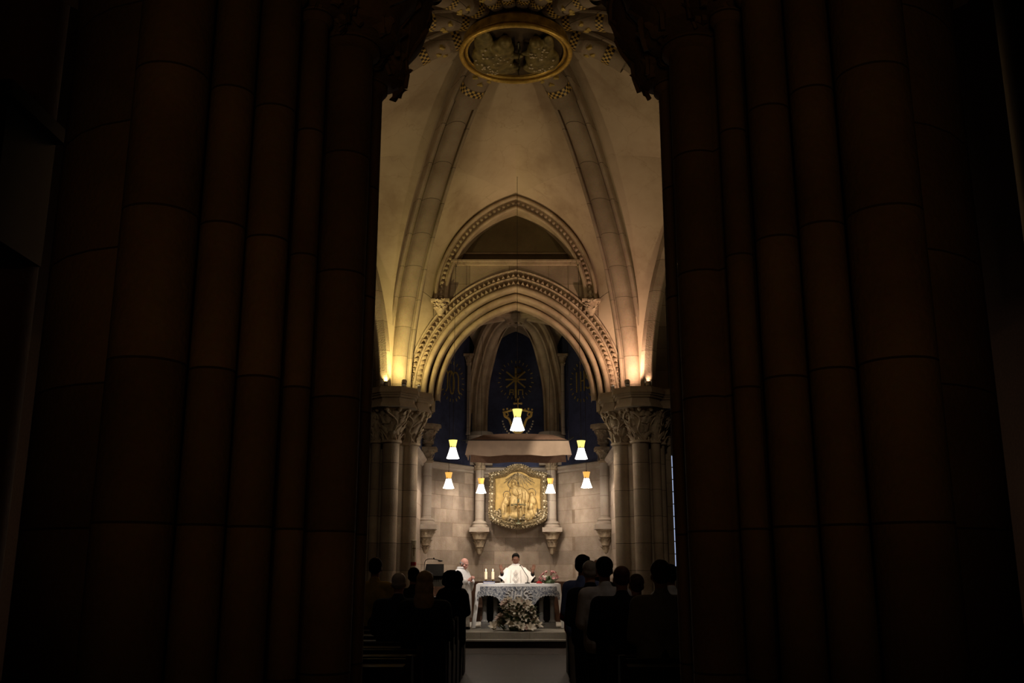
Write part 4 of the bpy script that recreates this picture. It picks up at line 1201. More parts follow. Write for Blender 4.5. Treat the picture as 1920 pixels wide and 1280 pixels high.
# lectern
lc = at(813, 1078, 19.6); lx, ly = lc.x, 19.6
t = thing('lectern', (lx, ly, 0), 'dark lectern with a white cloth panel and reading lamp in front of the left pier', 'lectern')
mb = MB(); mb.box((lx, ly + .1, .6), (.36, .30, 1.1)); mb.box((lx, ly + .1, .04), (.55, .5, .08)); mb.build('pedestal', M['wood'], t, 25)
zt_, zb_ = at(0, 1057, ly).z, at(0, 1081, ly).z
mb = MB(); b = mb.add([(lx - .19, ly - .12, zb_), (lx + .21, ly - .12, zb_), (lx + .19, ly + .12, zt_), (lx - .16, ly + .12, zt_), (lx - .19, ly - .08, zb_ - .02), (lx + .21, ly - .08, zb_ - .02), (lx + .19, ly + .16, zt_ - .02), (lx - .16, ly + .16, zt_ - .02)], [(0, 1, 2, 3), (7, 6, 5, 4), (0, 4, 5, 1), (1, 5, 6, 2), (2, 6, 7, 3), (3, 7, 4, 0)])
mb.box((lx + .01, ly - .13, zb_ + .005), (.42, .05, .03)); mb.build('book_rest', M['wood'], t, 25)
mb = MB(); mb.box((lx + .06, ly - .07, zb_ - .10), (.26, .012, .17)); mb.build('white_cloth', M['white'], t, 25)
mb = MB()
for k in range(3): mb.box((lx + .02 + .04 * k, ly - .08, zb_ - .06), (.012, .006, .07))
mb.build('cloth_marks', M['black'], t)
mb = MB(); mb.tube(crom([Vector((lx - .19, ly, zb_ + .1)), Vector((lx - .17, ly, zt_ + .06)), Vector((lx - .05, ly, zt_ + .10)), Vector((lx + .12, ly - .02, zt_ + .07))], 6), .007, 6); mb.ell((lx + .13, ly - .02, zt_ + .06), (.05, .025, .015), 10, 6); mb.ell((lx + .0, ly, zt_ + .11), .016, 8, 6); mb.build('reading_lamp', M['black'], t)
# paschal candle
pc = at(775, 1060, 19.75); pzt = at(775, 1013, 19.75).z; pzb = at(775, 1062, 19.75).z
t = thing('paschal_candle', (pc.x, 19.75, 0), 'tall ivory candle with a red band on a stand before the left pier', 'candle')
c = Vector((pc.x, 19.75, 0))
MB().lathe(c, [(.22, 0), (.22, .04), (.06, .08), (.035, .2), (.035, pzb - .12), (.07, pzb - .06), (.07, pzb - .02)], 18).build('stand', M['brass'], t)
MB().lathe(c, [(.052, pzb - .02), (.052, pzt), (.03, pzt + .005)], 18).build('wax_body', M['wax2'], t)
m_ = MB(); m_.lathe(c, [(.055, pzb + .02), (.056, pzb + .09)], 18); m_.build('red_band', M['red'], t)
m_ = MB(); zc_ = (pzt + pzb) / 2 + .06; m_.box(c + Vector((.01, -.053, zc_)), (.014, .012, .22)); m_.box(c + Vector((.01, -.053, zc_ + .04)), (.07, .012, .014)); m_.build('cross_mark', M['brass'], t)

# stained window in the right aisle
wp = at(1258, 955, 24.0)
wx0, wx1, wz0, wz1 = at(1252.5, 955, 23.2).x, at(1252.5, 955, 23.2).x + .75, at(1258, 1062, 23.2).z, at(1256, 853, 23.2).z
mb = MB(); mb.box(((wx0 + wx1) / 2, 23.25, (wz0 + wz1) / 2), (wx1 - wx0, .03, wz1 - wz0)); wn = mb.build('window_1', M['glass'], None, 25); tag(wn, kind='structure')
mb = MB(); 
for k in range(5): mb.box((wx0 + (wx1 - wx0) * k / 4, 23.22, (wz0 + wz1) / 2), (.035, .05, wz1 - wz0 + .05))
for k in range(10): mb.box(((wx0 + wx1) / 2, 23.22, wz0 + (wz1 - wz0) * k / 9), (wx1 - wx0, .04, .02))
wf = mb.build('window_frame', M['black'], None, 25); wf.parent = wn
mb = MB(); mb.box((wx0 - .5, 23.3, 3.5), (.9, .3, 7)); mb.box((wx1 + 1.4, 23.3, 3.5), (2.8, .3, 7)); mb.box(((wx0 + wx1) / 2, 23.3, (wz0) / 2), (wx1 - wx0, .3, wz0)); mb.box(((wx0 + wx1) / 2, 23.3, (wz1 + 7) / 2), (wx1 - wx0, .3, 7 - wz1))
tag(mb.build('wall_aisle', M['wall'], None, 25), kind='structure')

# uplights on the capitals
def uplight(px, py, Y, aim, energy, colr, label, lit=True, size=55):
    c = at(px, py, Y); c.z = 5.39
    t = thing('uplight', c, label, 'spotlight', 'small spotlights on the far capitals')
    aim = Vector(aim); d = (aim - c).normalized()
    MB().tube([c + d * -.03 + Vector((0, 0, .05)), c + d * .07 + Vector((0, 0, .05))], .05, 14, .06).build('housing', M['iron'], t)
    MB().box(c + Vector((0, 0, .015)), (.09, .09, .03)).build('foot', M['iron'], t)
    if lit:
        e = c + d * .076 + Vector((0, 0, .05)); q = d.to_track_quat('Z', 'Y').to_matrix(); m_ = MB(); b = m_.add([e + q @ Vector((.05 * cos(a), .05 * sin(a), 0)) for a in (2 * pi * k / 16 for k in range(16))], [tuple(range(16))]); m_.build('lens', M['spotw'], t, recalc=False)
        ld = bpy.data.lights.new('uplight_beam', 'SPOT'); ld.energy = energy; ld.color = colr; ld.spot_size = radians(size); ld.spot_blend = .8; ld.shadow_soft_size = .04
        o = bpy.data.objects.new('uplight_beam', ld); COL.objects.link(o); o.location = e + d * .02; o.rotation_euler = d.to_track_quat('-Z', 'Y').to_euler()


# ================================================================== PEOPLE
def head_parts(mb, c, k=1.0, yaw=0, pitch=0, face=True):
    """c = centre of the skull; faces +Y before yaw; pitch > 0 looks down"""
    R = Matrix.Rotation(yaw, 3, 'Z') @ Matrix.Rotation(-pitch, 3, 'X'); c = Vector(c)
    E = lambda p, r: mb.ell(c + R @ (Vector(p) * k), tuple(x * k for x in r), 14, 10, R)
    E((0, -.012, .02), (.076, .096, .092)); E((0, .025, -.045), (.060, .066, .075)); E((0, .058, -.082), (.032, .030, .028))
    if face:
        E((0, .088, -.018), (.012, .018, .026)); E((0, .096, -.034), (.017, .013, .011))
        E((0, .074, .022), (.055, .018, .013)); E((0, .078, -.060), (.026, .014, .008)); E((0, .074, -.072), (.022, .014, .007))
        for s_ in (-1, 1):
            E((s_ * .030, .072, .002), (.015, .012, .010)); E((s_ * .048, .052, -.03), (.022, .025, .022)); E((s_ * .078, -.005, -.018), (.010, .022, .032))
    return R


def hair_parts(mb, c, style, k=1.0, yaw=0, pitch=0):
    R = Matrix.Rotation(yaw, 3, 'Z') @ Matrix.Rotation(-pitch, 3, 'X'); c = Vector(c)
    E = lambda p, r: mb.ell(c + R @ (Vector(p) * k), tuple(x * k for x in r), 14, 10, R)
    if style == 'short': E((0, -.022, .040), (.086, .098, .086)); E((0, -.055, -.005), (.078, .06, .075)); E((0, .035, .085), (.062, .05, .035))
    if style == 'fringe': E((0, -.055, -.010), (.082, .058, .055)); E((.06, -.01, -.005), (.024, .05, .04)); E((-.06, -.01, -.005), (.024, .05, .04))
    if style == 'thin': E((0, -.025, .035), (.081, .098, .082)); E((0, -.05, -.01), (.077, .058, .06))
    if style == 'long':
        E((0, -.022, .035), (.088, .10, .088)); E((0, -.06, -.06), (.095, .055, .12)); E((0, -.065, -.17), (.105, .05, .12)); E((.06, -.04, -.18), (.04, .045, .12)); E((-.06, -.04, -.18), (.04, .045, .12))
    if style == 'curly':
        rn = random.Random(5); E((0, -.03, .01), (.12, .12, .12))
        for i in range(70):
            a, b = rn.uniform(0, 6.28), rn.uniform(-.9, 1.4); E((.125 * cos(a) * cos(b * .7), -.035 + .115 * sin(a) * cos(b * .7) - .02, .0 + .115 * sin(b)), (.032, .032, .032)) if not (sin(a) > .55 and b < .6) else None
    if style == 'bun':
        E((0, -.02, .038), (.086, .098, .086)); E((0, -.055, -.01), (.076, .058, .07)); E((0, -.125, .03), (.045, .04, .045))


def hand_parts(mb, w, d, n, k=1.0, curl=.25, spread=.12, thumb=1):
    """wrist w, direction d of the fingers, palm normal n"""
    w = Vector(w); d = Vector(d).normalized(); n = Vector(n); n = (n - d * n.dot(d)).normalized(); s_ = d.cross(n)
    pm = w + d * .052 * k
    R = Matrix((s_, d, n)).transposed()
    mb.ell(pm, (.041 * k, .053 * k, .016 * k), 12, 8, R)
    for i, (o, ln) in enumerate(((-.030, .062), (-.010, .074), (.011, .070), (.030, .054))):
        p0 = w + d * .088 * k + s_ * o * k; dd = (d + s_ * o * spread * 10).normalized()
        p1 = p0 + dd * ln * .45 * k; d2 = (dd + n * curl).normalized(); p2 = p1 + d2 * ln * .32 * k; d3 = (dd + n * curl * 2.2).normalized(); p3 = p2 + d3 * ln * .25 * k
        mb.cap(p0 - dd * .02 * k, p1, .0095 * k, .0088 * k, 8); mb.cap(p1, p2, .0088 * k, .008 * k, 8); mb.cap(p2, p3, .008 * k, .0066 * k, 8)
    p0 = w + d * .025 * k + s_ * thumb * .028 * k; d1 = (d * .6 + s_ * thumb * .8 + n * .25).normalized(); p1 = p0 + d1 * .045 * k; d2 = (d * .9 + s_ * thumb * .4 + n * .3).normalized(); p2 = p1 + d2 * .032 * k
    mb.cap(p0, p1, .012 * k, .0105 * k, 8); mb.cap(p1, p2, .0105 * k, .0085 * k, 8)


def worshipper(px, ytop, Y, label, skin, hair, style, top, bottom, bulk=1.0, head_k=1.0, yaw=0, pitch=.12, coat=False, x=None, ht=None, lean=0, rz=0):
    p = at(px, ytop, Y); X = p.x if x is None else x; H = p.z if ht is None else ht
    t = thing('person', (X, Y, 0), label, 'person', None, rz); k = H / 1.71
    b = bulk; V = lambda x_, y_, z_: Vector((x_, y_ + lean * z_, z_)) * k
    hc = V(0, .02, 1.588)
    # body: one skin
    mb = MB(); head_parts(mb, hc, k * head_k, yaw, pitch)
    mb.cap(V(0, 0, 1.37), hc + Vector((0, -.012, -.05)) * k, .060 * k, .054 * k)
    mb.ell(V(0, 0, 1.22), (.165 * k, .105 * k, .20 * k)); mb.ell(V(0, 0, .98), (.155 * k, .11 * k, .17 * k))
    mb.cap(V(-.15, 0, 1.36), V(.15, 0, 1.36), .062 * k)
    for s_ in (-1, 1):
        sh, el, wr = V(s_ * .175, 0, 1.35), V(s_ * .205, .02, 1.08), V(s_ * .13, .22, 1.02)
        mb.cap(sh, el, .052 * k, .042 * k); mb.cap(el, wr, .041 * k, .029 * k)
        hand_parts(mb, wr, (-s_ * .75, .6, .02), (-s_ * .5, -.7, 0), k, .35, .08, 1 if s_ < 0 else -1)
        mb.cap(V(s_ * .09, 0, .90), V(s_ * .095, .01, .50), .085 * k, .058 * k); mb.cap(V(s_ * .095, .01, .50), V(s_ * .10, -.015, .10), .056 * k, .038 * k)
        mb.cap(V(s_ * .10, -.03, .05), V(s_ * .11, .13, .035), .040 * k, .034 * k)
    mb.remesh('body', SKIN[skin], t, .012, 3)
    # top
    mb = MB(); hem = .58 if coat else .84
    mb.ell(V(0, 0, 1.20), (.195 * k * b, .135 * k * b, .22 * k)); mb.cap(V(-.145 * b, -.005, 1.355), V(.145 * b, -.005, 1.355), .075 * k); mb.cap(V(0, -.01, 1.34), V(0, -.005, 1.435), .10 * k, .068 * k)
    mb.cap(V(-.08 * b, 0, 1.1), V(-.08 * b, 0, hem + .06), .12 * k * b, .125 * k * b); mb.cap(V(.08 * b, 0, 1.1), V(.08 * b, 0, hem + .06), .12 * k * b, .125 * k * b)
    for s_ in (-1, 1):
        sh, el, wr = V(s_ * .172 * b, 0, 1.345), V(s_ * .215 * b, .02, 1.08), V(s_ * .145, .20, 1.02)
        mb.cap(sh, el, .075 * k * sqrt(b), .062 * k * sqrt(b)); mb.cap(el, wr, .060 * k * sqrt(b), .046 * k)
    mb.remesh('coat' if coat else 'shirt', CLOTH[top], t, .014, 4)
    # trousers and shoes
    mb = MB(); mb.ell(V(0, 0, .92), (.175 * k, .13 * k, .14 * k))
    for s_ in (-1, 1): mb.cap(V(s_ * .09, 0, .88), V(s_ * .097, .01, .50), .10 * k, .078 * k); mb.cap(V(s_ * .097, .01, .50), V(s_ * .10, -.01, .09), .076 * k, .062 * k)
    mb.remesh('trousers', CLOTH[bottom], t, .014, 3)
    for s_ in (-1, 1):
        m2 = MB(); m2.cap(V(s_ * .10, -.04, .045), V(s_ * .115, .15, .035), .048 * k, .04 * k); m2.box(V(s_ * .107, .05, .012), (.09 * k, .27 * k, .024 * k)); m2.remesh('shoe', M['black'], t, .012, 2)
    if style == 'curly':
        mb = MB(); mb.ell(V(0, -.08, 1.42), (.20 * k, .13 * k, .10 * k)); mb.cap(V(-.15, -.03, 1.37), V(.15, -.03, 1.37), .11 * k); mb.remesh('hood', CLOTH[top], t, .014, 4)
    if style:
        mb = MB(); hair_parts(mb, hc, style, k * head_k * 1.03, yaw, pitch); mb.remesh('hair', HAIR[hair], t, .010 if style != 'curly' else .012, 2)
    return t


# left of the aisle
worshipper(704, 1046, 13.4, 'person with short black hair and mustard top, at the left edge beside the pier', 'tan', 'black', 'short', 'yellow', 'dark')
worshipper(748, 1073, 10.9, 'person with white hair and dark coat, second head from the left pier', 'light', 'white', 'thin', 'navy', 'black', 1.18, coat=True)
worshipper(776, 1064, 14.2, 'person with black hair mostly hidden between the white-haired and blonde heads', 'tan', 'black', 'short', 'black', 'black')
worshipper(797, 1070, 9.9, 'person with long blonde hair and dark green coat in front of the lectern', 'light', 'blonde', 'long', 'green', 'black', 1.15, coat=True)
worshipper(849, 1075, 15.7, 'person with bushy black hair and puffy black coat, nearest the aisle on the left', 'tan', 'black', 'curly', 'black', 'black', 1.15, head_k=1.15, coat=True)
# right of the aisle
worshipper(1092, 1040, 12.3, 'person with short black hair and blue shirt beside the aisle on the right', 'tan', 'black', 'short', 'blue', 'beige', 1.05, rz=-.5)
worshipper(1106, 1050, 11.2, 'person with cropped white hair and dark top, between blue and pale shirts', 'light', 'white', 'thin', 'dark', 'black', 1.05)
worshipper(1133, 1044, 10.3, 'tall person with black hair and pale shirt right of the aisle', 'tan', 'black', 'short', 'paleshirt', 'black', 1.08)
worshipper(1165, 1060, 9.6, 'person with thinning auburn hair and broad black coat in front of the right pier', 'light', 'auburn', 'thin', 'black', 'black', 1.3, coat=True)
worshipper(1193, 1076, 10.6, 'person with dark bun and black coat, low between broad black coat and grey shirt', 'tan', 'brown', 'bun', 'black', 'black', 1.1, coat=True)
worshipper(1238, 1050, 8.7, 'person with dark hair and grey shirt nearest the right foreground pier', 'tan', 'brown', 'short', 'grey', 'black', 1.12)
worshipper(1256, 1058, 11.4, 'person in a white shirt mostly hidden at the right edge behind the grey shirt', 'tan', 'black', 'short', 'whiteshirt', 'black', 1.0)
worshipper(1120, 1047, 13.6, 'person almost hidden behind the tall pale-shirted one, only part of the head showing', 'pink', 'auburn', 'fringe', 'charcoal', 'black', 1.0)
worshipper(1081, 1088, 15.6, 'person in a red jacket glimpsed behind the blue shirt at the aisle', 'tan', 'black', 'short', 'red', 'black', 1.15)


# priests
def ring_robe(mb, rows, seg=72, folds=11, ph=0.0):
    """rows: (cx, cy, z, rx, ry, fold amplitude)"""
    P = []
    for cx, cy, z, rx, ry, am in rows:
        r = []
        for k in range(seg):
            a = 2 * pi * k / seg; m_ = 1 + am * (.6 * sin(folds * a + ph + z * .8) + .4 * sin((folds * 2 - 3) * a + 1.3 + ph))
            r.append(Vector((cx + rx * m_ * cos(a), cy + ry * m_ * sin(a), z)))
        P.append(r)
    b = mb.grid(P, wrap_v=True); mb.f.append(tuple(b + k for k in range(seg))); e = b + (len(P) - 1) * seg; mb.f.append(tuple(e + k for k in range(seg)))
    return P


def robe_build(mb, name, mat, t):
    me = bpy.data.meshes.new(name); me.from_pydata(mb.v, [], mb.f)
    bm = bmesh.new(); bm.from_mesh(me); bmesh.ops.recalc_face_normals(bm, faces=bm.faces); bm.to_mesh(me); bm.free(); finish(me, mat, 180)
    return link_mesh(name, me, t)


def cone_sleeve(mb, a, b, ra, rb, seg=32, droop=.0):
    a, b = Vector(a), Vector(b); d = (b - a).normalized(); u = d.cross(Vector((0, 0, 1))).normalized(); v = u.cross(d)
    P = []
    for i in range(9):
        f = i / 8; r = ra + (rb - ra) * f; c = a.lerp(b, f)
        P.append([c + u * r * .8 * cos(q) + v * r * sin(q) * (1 + .06 * sin(5 * q + i)) - Vector((0, 0, droop * f * (1 if sin(q) < 0 else .2))) for q in (2 * pi * k / seg for k in range(seg))])
    mb.grid(P, wrap_v=True); mb.grid([[p.lerp(a.lerp(b, i / 8), .08) for p in r] for i, r in enumerate(P)], wrap_v=True, flip=True)


# the priest behind the altar, facing the nave (local +Y turned to -Y by rz = pi)
pY = 24.95; top = at(967, 1037, pY); H = top.z - PZ
t = thing('person', (top.x, pY, PZ), 'priest with raised hands in a cream chasuble behind the altar', 'person', None, pi)
k = H / 1.71; V = lambda x, y, z: Vector((x, y, z)) * k
hc = V(0, .05, 1.575)
mb = MB(); head_parts(mb, hc, k * 1.12, 0, .30); mb.cap(V(0, 0, 1.36), hc + Vector((0, -.02, -.05)), .062 * k, .055 * k)
mb.ell(V(0, 0, 1.2), (.16 * k, .10 * k, .2 * k)); mb.ell(V(0, 0, .98), (.15 * k, .11 * k, .17 * k)); mb.cap(V(-.15, 0, 1.35), V(.15, 0, 1.35), .06 * k)
hands = {}
for s_ in (-1, 1):
    px_ = 941 if s_ > 0 else 999
    hw = at(px_, 1071, pY - .18); lw = Vector((-(hw.x - top.x), .18, hw.z - PZ))     # local after the half turn
    sh, el = V(s_ * .18, 0, 1.34), Vector((lw.x + s_ * -.02, .05, lw.z - .24))
    hands[s_] = (sh, el, lw)
    mb.cap(sh, el, .05 * k, .04 * k); mb.cap(el, lw, .04 * k, .027 * k)
    hand_parts(mb, lw, (s_ * .22, .10, 1), (0, 1, .1), 1.12, .12, .16, 1 if s_ > 0 else -1)
    mb.cap(V(s_ * .09, 0, .9), V(s_ * .1, 0, .5), .085 * k, .06 * k); mb.cap(V(s_ * .1, 0, .5), V(s_ * .1, 0, .08), .058 * k, .04 * k); mb.cap(V(s_ * .1, -.03, .05), V(s_ * .11, .13, .035), .04 * k, .034 * k)
mb.remesh('body', SKIN['brown'], t, .0075, 2)
mb = MB(); hair_parts(mb, hc, 'short', k * 1.13, 0, .14); mb.remesh('hair', HAIR['black'], t, .010, 2)
for s_ in (-1, 1):
    sh, el, lw = hands[s_]; m2 = MB(); cone_sleeve(m2, el, lw.lerp(el, .12), .06, .055); robe_build(m2, 'dark_cuff', CLOTH['black'], t)
K = lambda rows: [tuple(v * k for v in r[:5]) + (r[5],) for r in rows]
mb = MB(); ring_robe(mb, K([(0, 0, .05, .30, .25, .05), (0, 0, .3, .29, .23, .04), (0, 0, .7, .26, .20, .02), (0, 0, 1.0, .22, .16, .01)]), 72, 12); robe_build(mb, 'alb', M['white'], t)
mb = MB(); ring_robe(mb, K([(0, .02, .34, .41, .28, .05), (0, .02, .6, .42, .27, .045), (0, .02, .85, .41, .25, .035), (0, .01, 1.02, .38, .22, .025), (0, 0, 1.16, .34, .19, .018), (0, 0, 1.26, .295, .165, .01), (0, 0, 1.33, .25, .15, .005), (0, 0, 1.385, .19, .13, 0), (0, 0, 1.42, .13, .11, 0), (0, .01, 1.445, .085, .085, 0)]), 90, 13, .7); robe_build(mb, 'chasuble', M['white2'], t)
for s_ in (-1, 1):
    sh, el, lw = hands[s_]; mb = MB(); cone_sleeve(mb, V(s_ * .14, 0, 1.25), Vector((lw.x - s_ * .01, .10, lw.z - .22)), .15 * k, .15, droop=.14); robe_build(mb, 'sleeve', M['white2'], t)
mb = MB(); mb.tube([V(.083 * cos(a), .01 + .085 * sin(a), 1.44) for a in (2 * pi * j / 24 for j in range(24))], .02, 8, closed=True); robe_build(mb, 'collar', M['white'], t)
mb = MB()
for zc_, w_ in ((1.27, .06), (1.14, .085), (1.0, .07)):
    yb = .165 + (1.33 - zc_) * .22
    for s_ in (0, 1):
        w2 = w_ * (1 - .4 * s_); pts = [Vector((w2, yb + .025, zc_)), Vector((0, yb + .035 - .0, zc_ + w2 * 1.3)), Vector((-w2, yb + .025, zc_)), Vector((0, yb + .05, zc_ - w2 * 1.3))]
        mb.tube(pts, .007, 6, closed=True)
for s_ in (-1, 1): mb.tube([Vector((s_ * .12, .165, 1.34)), Vector((s_ * .13, .215, 1.15)), Vector((s_ * .13, .265, .9))], .010, 6)
robe_build(mb, 'embroidery', M['embro'], t)

# the older priest at the left end of the altar, turned towards it with folded hands
qY = 23.35; top = at(868, 1048, qY); foot = at(868, 1177, qY)
t = thing('person', (at(864, 1170, qY).x, qY, PZ), 'bald older priest in white vestments with folded hands, left of the altar', 'person', None, -2.25)
H = (top.z - PZ) * 1.03; k = H / 1.71
hc = V(0, .10, 1.555)
mb = MB(); head_parts(mb, hc, k * 1.12, 0, .42); mb.cap(V(0, 0, 1.36), hc + Vector((0, -.03, -.05)), .064 * k, .057 * k)
mb.ell(V(0, 0, 1.2), (.16 * k, .11 * k, .2 * k)); mb.ell(V(0, 0, .98), (.15 * k, .12 * k, .17 * k)); mb.cap(V(-.15, 0, 1.35), V(.15, 0, 1.35), .06 * k)
for s_ in (-1, 1):
    sh, el, wr = V(s_ * .18, 0, 1.34), V(s_ * .24, .08, 1.06), V(s_ * .05, .27, 1.16)
    mb.cap(sh, el, .05 * k, .04 * k); mb.cap(el, wr, .04 * k, .028 * k)
    hand_parts(mb, wr, (-s_ * .5, .65, .45), (-s_, -.2, 0), 1.05, .3, .06, 1 if s_ < 0 else -1)
    mb.cap(V(s_ * .09, 0, .9), V(s_ * .1, 0, .5), .085 * k, .06 * k); mb.cap(V(s_ * .1, 0, .5), V(s_ * .1, 0, .08), .058 * k, .04 * k); mb.cap(V(s_ * .1, -.03, .05), V(s_ * .11, .13, .035), .04 * k, .034 * k)
mb.remesh('body', SKIN['pink'], t, .0075, 2)
mb = MB(); hair_parts(mb, hc, 'fringe', k * 1.12, 0, .42); mb.remesh('hair', HAIR['grey'], t, .009, 2)
K = lambda rows: [tuple(v * k for v in r[:5]) + (r[5],) for r in rows]
mb = MB(); ring_robe(mb, K([(0, 0, .07, .225, .20, .06), (0, 0, .3, .215, .19, .05), (0, 0, .7, .20, .17, .03), (0, 0, 1.0, .19, .15, .01)]), 72, 11); robe_build(mb, 'alb', M['white'], t)
mb = MB(); ring_robe(mb, K([(0, .02, .28, .26, .235, .07), (0, .02, .5, .265, .235, .06), (0, .02, .75, .26, .225, .045), (0, .02, .95, .255, .21, .03), (0, .02, 1.1, .25, .20, .02), (0, .01, 1.22, .245, .175, .01), (0, 0, 1.32, .235, .15, .005), (0, 0, 1.385, .19, .13, 0), (0, 0, 1.425, .13, .115, 0), (0, .01, 1.455, .09, .095, 0)]), 90, 9, 2.0); robe_build(mb, 'chasuble', M['white'], t)
for s_ in (-1, 1):
    mb = MB(); mb.cap(V(s_ * .165, .0, 1.32), V(s_ * .225, .07, 1.06), .085 * k, .105 * k, 20); mb.cap(V(s_ * .225, .07, 1.06), V(s_ * .12, .22, 1.12), .10 * k, .085 * k, 20); mb.ell(V(s_ * .15, .18, 1.03), (.05 * k, .09 * k, .12 * k)); mb.ell(V(s_ * .20, .11, .98), (.06 * k, .09 * k, .11 * k)); mb.remesh('sleeve', M['white'], t, .012, 3)
mb = MB(); mb.tube([V(.092 * cos(a), .01 + .095 * sin(a), 1.45) for a in (2 * pi * j / 24 for j in range(24))], .03, 8, closed=True); robe_build(mb, 'collar', M['white'], t)
mb = MB()
for s_ in (-1, 1): mb.cap(V(s_ * .10, -.02, .045), V(s_ * .115, .16, .035), .046 * k, .04 * k)
mb.remesh('shoes', M['black'], t, .012, 2)

# ------------------------------------------------------------------ pews
def make_pew(loc, x_in, x_out):
    t = thing('pew', loc, '', 'pew', 'dark wooden pews'); x, y, _ = loc
    xa, xb = min(x_in, x_out), max(x_in, x_out); xm, wd = (xa + xb) / 2, xb - xa
    m_ = MB(); m_.box((xm, y + .28, .44), (wd - .06, .40, .04)); m_.build('seat', M['wood'], t, 25)
    m_ = MB(); m_.box((xm, y + .045, .93), (wd - .06, .06, .08)); m_.box((xm, y + .05, .64), (wd - .06, .03, .52)); m_.build('backrest', M['wood'], t, 25)
    m_ = MB(); m_.box((xm, y - .14, .92), (wd - .04, .26, .03)); m_.box((xm, y - .26, .22), (wd - .06, .16, .05)); m_.build('book_ledge', M['wood'], t, 25)
    for xe in (xa, xb):
        m_ = MB(); poly = [(-.10, 0), (.48, 0), (.48, .08), (.46, .58), (.42, .64), (.30, .64), (.16, .70), (.10, .96), (.05, 1.0), (-.02, 1.0), (-.06, .96), (-.04, .6), (-.10, .10)]
        m_.prism([(a + y, b) for a, b in poly], lambda a, b, d, xe=xe: Vector((xe + d, a, b)), -.025, .025); m_.build('end_panel', M['wood'], t, 25)
    return t


ORD = ['first', 'second', 'third', 'fourth', 'fifth', 'sixth', 'seventh', 'eighth', 'ninth', 'tenth']
for sg, side in ((-1, 'left'), (1, 'right')):
    pr0 = None
    for i in range(10):
        y = 16.6 - .92 * i; lab = f'dark wooden pew {side} of the aisle, {ORD[i]} row from the altar steps'
        if pr0 is None: pr0 = make_pew((sg * 2.1, y, 0), sg * .88, sg * 3.3); o = pr0
        else: o = copy_tree(pr0, (sg * 2.1, y, 0))
        o['label'] = lab

# ================================================================== LIGHT
uplight(757, 742, 19.66, (-2.36, 20.5, 6.6), 190, (1, .78, .30), 'lit spotlight on the front of the left capital', True, 125)
uplight(724, 742, 19.86, (-2.95, 20.6, 7.0), 40, (1, .78, .30), 'lit spotlight at the outer end of the left capital, next to the dark pier', True, 75)
uplight(784, 744, 20.35, (-2.0, 20.9, 7.4), 14, (1, .80, .35), 'small pale spotlight at the inner corner of the left capital', True, 80)
uplight(1177, 742, 19.66, (2.36, 20.5, 6.6), 200, (1, .62, .42), 'lit spotlight on the front of the right capital', True, 125)
uplight(1216, 742, 19.86, (2.95, 20.6, 7.0), 11, (1, .60, .40), 'dim spotlight at the outer end of the right capital, next to the dark pier', True, 75)
uplight(1151, 744, 20.35, (2.0, 20.9, 7.4), 14, (1, .62, .38), 'small pale spotlight at the inner corner of the right capital', True, 80)


def lightp(name, kind, loc, energy, col, size=.1, aim=None, spot=90, blend=.6):
    ld = bpy.data.lights.new(name, kind); ld.energy = energy; ld.color = col
    if kind == 'AREA': ld.size = size
    else: ld.shadow_soft_size = size
    if kind == 'SPOT': ld.spot_size = radians(spot); ld.spot_blend = blend
    o = bpy.data.objects.new(name, ld); COL.objects.link(o); o.location = loc
    if aim is not None: o.rotation_euler = (Vector(aim) - Vector(loc)).to_track_quat('-Z', 'Y').to_euler()
    return o


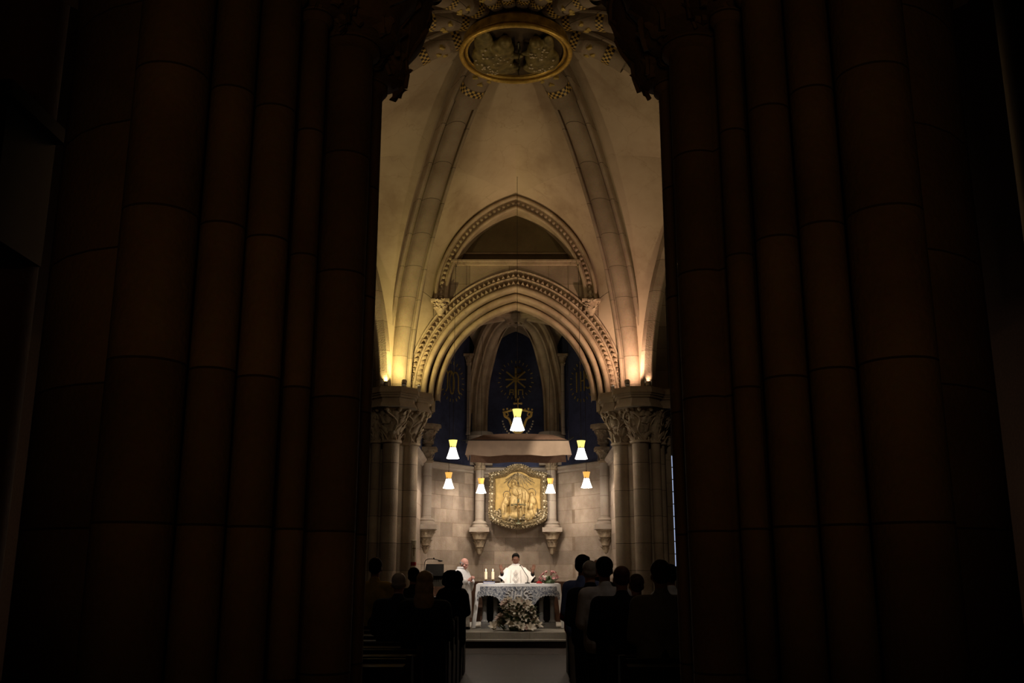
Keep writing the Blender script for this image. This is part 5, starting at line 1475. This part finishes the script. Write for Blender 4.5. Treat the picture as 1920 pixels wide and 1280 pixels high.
# vault uplights on the side piers (out of the picture)
for sg in (-1, 1):
    lightp('pier_uplight', 'SPOT', (sg * 4.7, 16.2, 5.3), 150, (1, .74, .42), .15, (sg * -.3, 18.0, 11), 120, .8)
    lightp('pier_uplight', 'SPOT', (sg * 4.0, 12.5, 5.4), 60, (1, .72, .42), .15, (sg * -.5, 17.5, 10.5), 110, .8)
# altar spots from the chancel arch
for sg in (-1, 1):
    lightp('altar_spot', 'SPOT', (sg * 1.2, 20.75, 5.75), 700, (1, .92, .84), .05, (-.45 + .5 * sg, 24.2, 1.4), 24, .6)
lightp('altar_spot', 'SPOT', (0, 20.85, 6.6), 170, (1, .90, .76), .05, (0, 22.8, .6), 24, .6)
lightp('unseen_nave_spot', 'SPOT', (1.2, 9.5, 7.6), 260, (1, .80, .58), .08, (2.75, 20.5, 2.6), 27, .7)
lightp('unseen_nave_spot', 'SPOT', (-1.2, 9.5, 7.6), 130, (1, .82, .58), .08, (-2.75, 20.5, 2.9), 27, .7)
lightp('unseen_nave_spot', 'SPOT', (2.2, 7.6, 6.6), 26, (1, .85, .72), .1, (1.5, 11.2, 1.4), 42, .8)  # this spot and the next are added to brighten the people's backs
lightp('unseen_nave_spot', 'SPOT', (-2.2, 7.6, 6.6), 10, (1, .85, .72), .1, (-1.5, 11.6, 1.4), 42, .8)
lightp('canopy_spot', 'SPOT', (1.25, 20.7, 6.3), 240, (1, .85, .64), .04, (.86, 22.6, 4.38), 26, .7)
lightp('under_canopy_lamp', 'SPOT', (0, 24.15, 4.55), 150, (1, .86, .68), .03, (0, 26.9, 2.1), 105, .5)
lightp('relief_spot', 'SPOT', (.2, 20.85, 7.25), 150, (1, .86, .66), .03, (0, 26.8, 3.0), 44, .5)
# added fill behind the camera, no fixture there, to warm the foreground piers
lightp('rear_fill_spot', 'SPOT', (0, -1.5, 1.6), 30, (1, .50, .16), .3, (0, 4.6, 4.0), 66, .9)
w = bpy.data.worlds.new('world'); scene.world = w; w.use_nodes = True
w.node_tree.nodes['Background'].inputs[0].default_value = (.3, .2, .14, 1); w.node_tree.nodes['Background'].inputs[1].default_value = .0
vs = scene.view_settings; vs.view_transform = 'Standard'; vs.look = 'None'; vs.exposure = 0; vs.gamma = 1
bpy.context.view_layer.update()
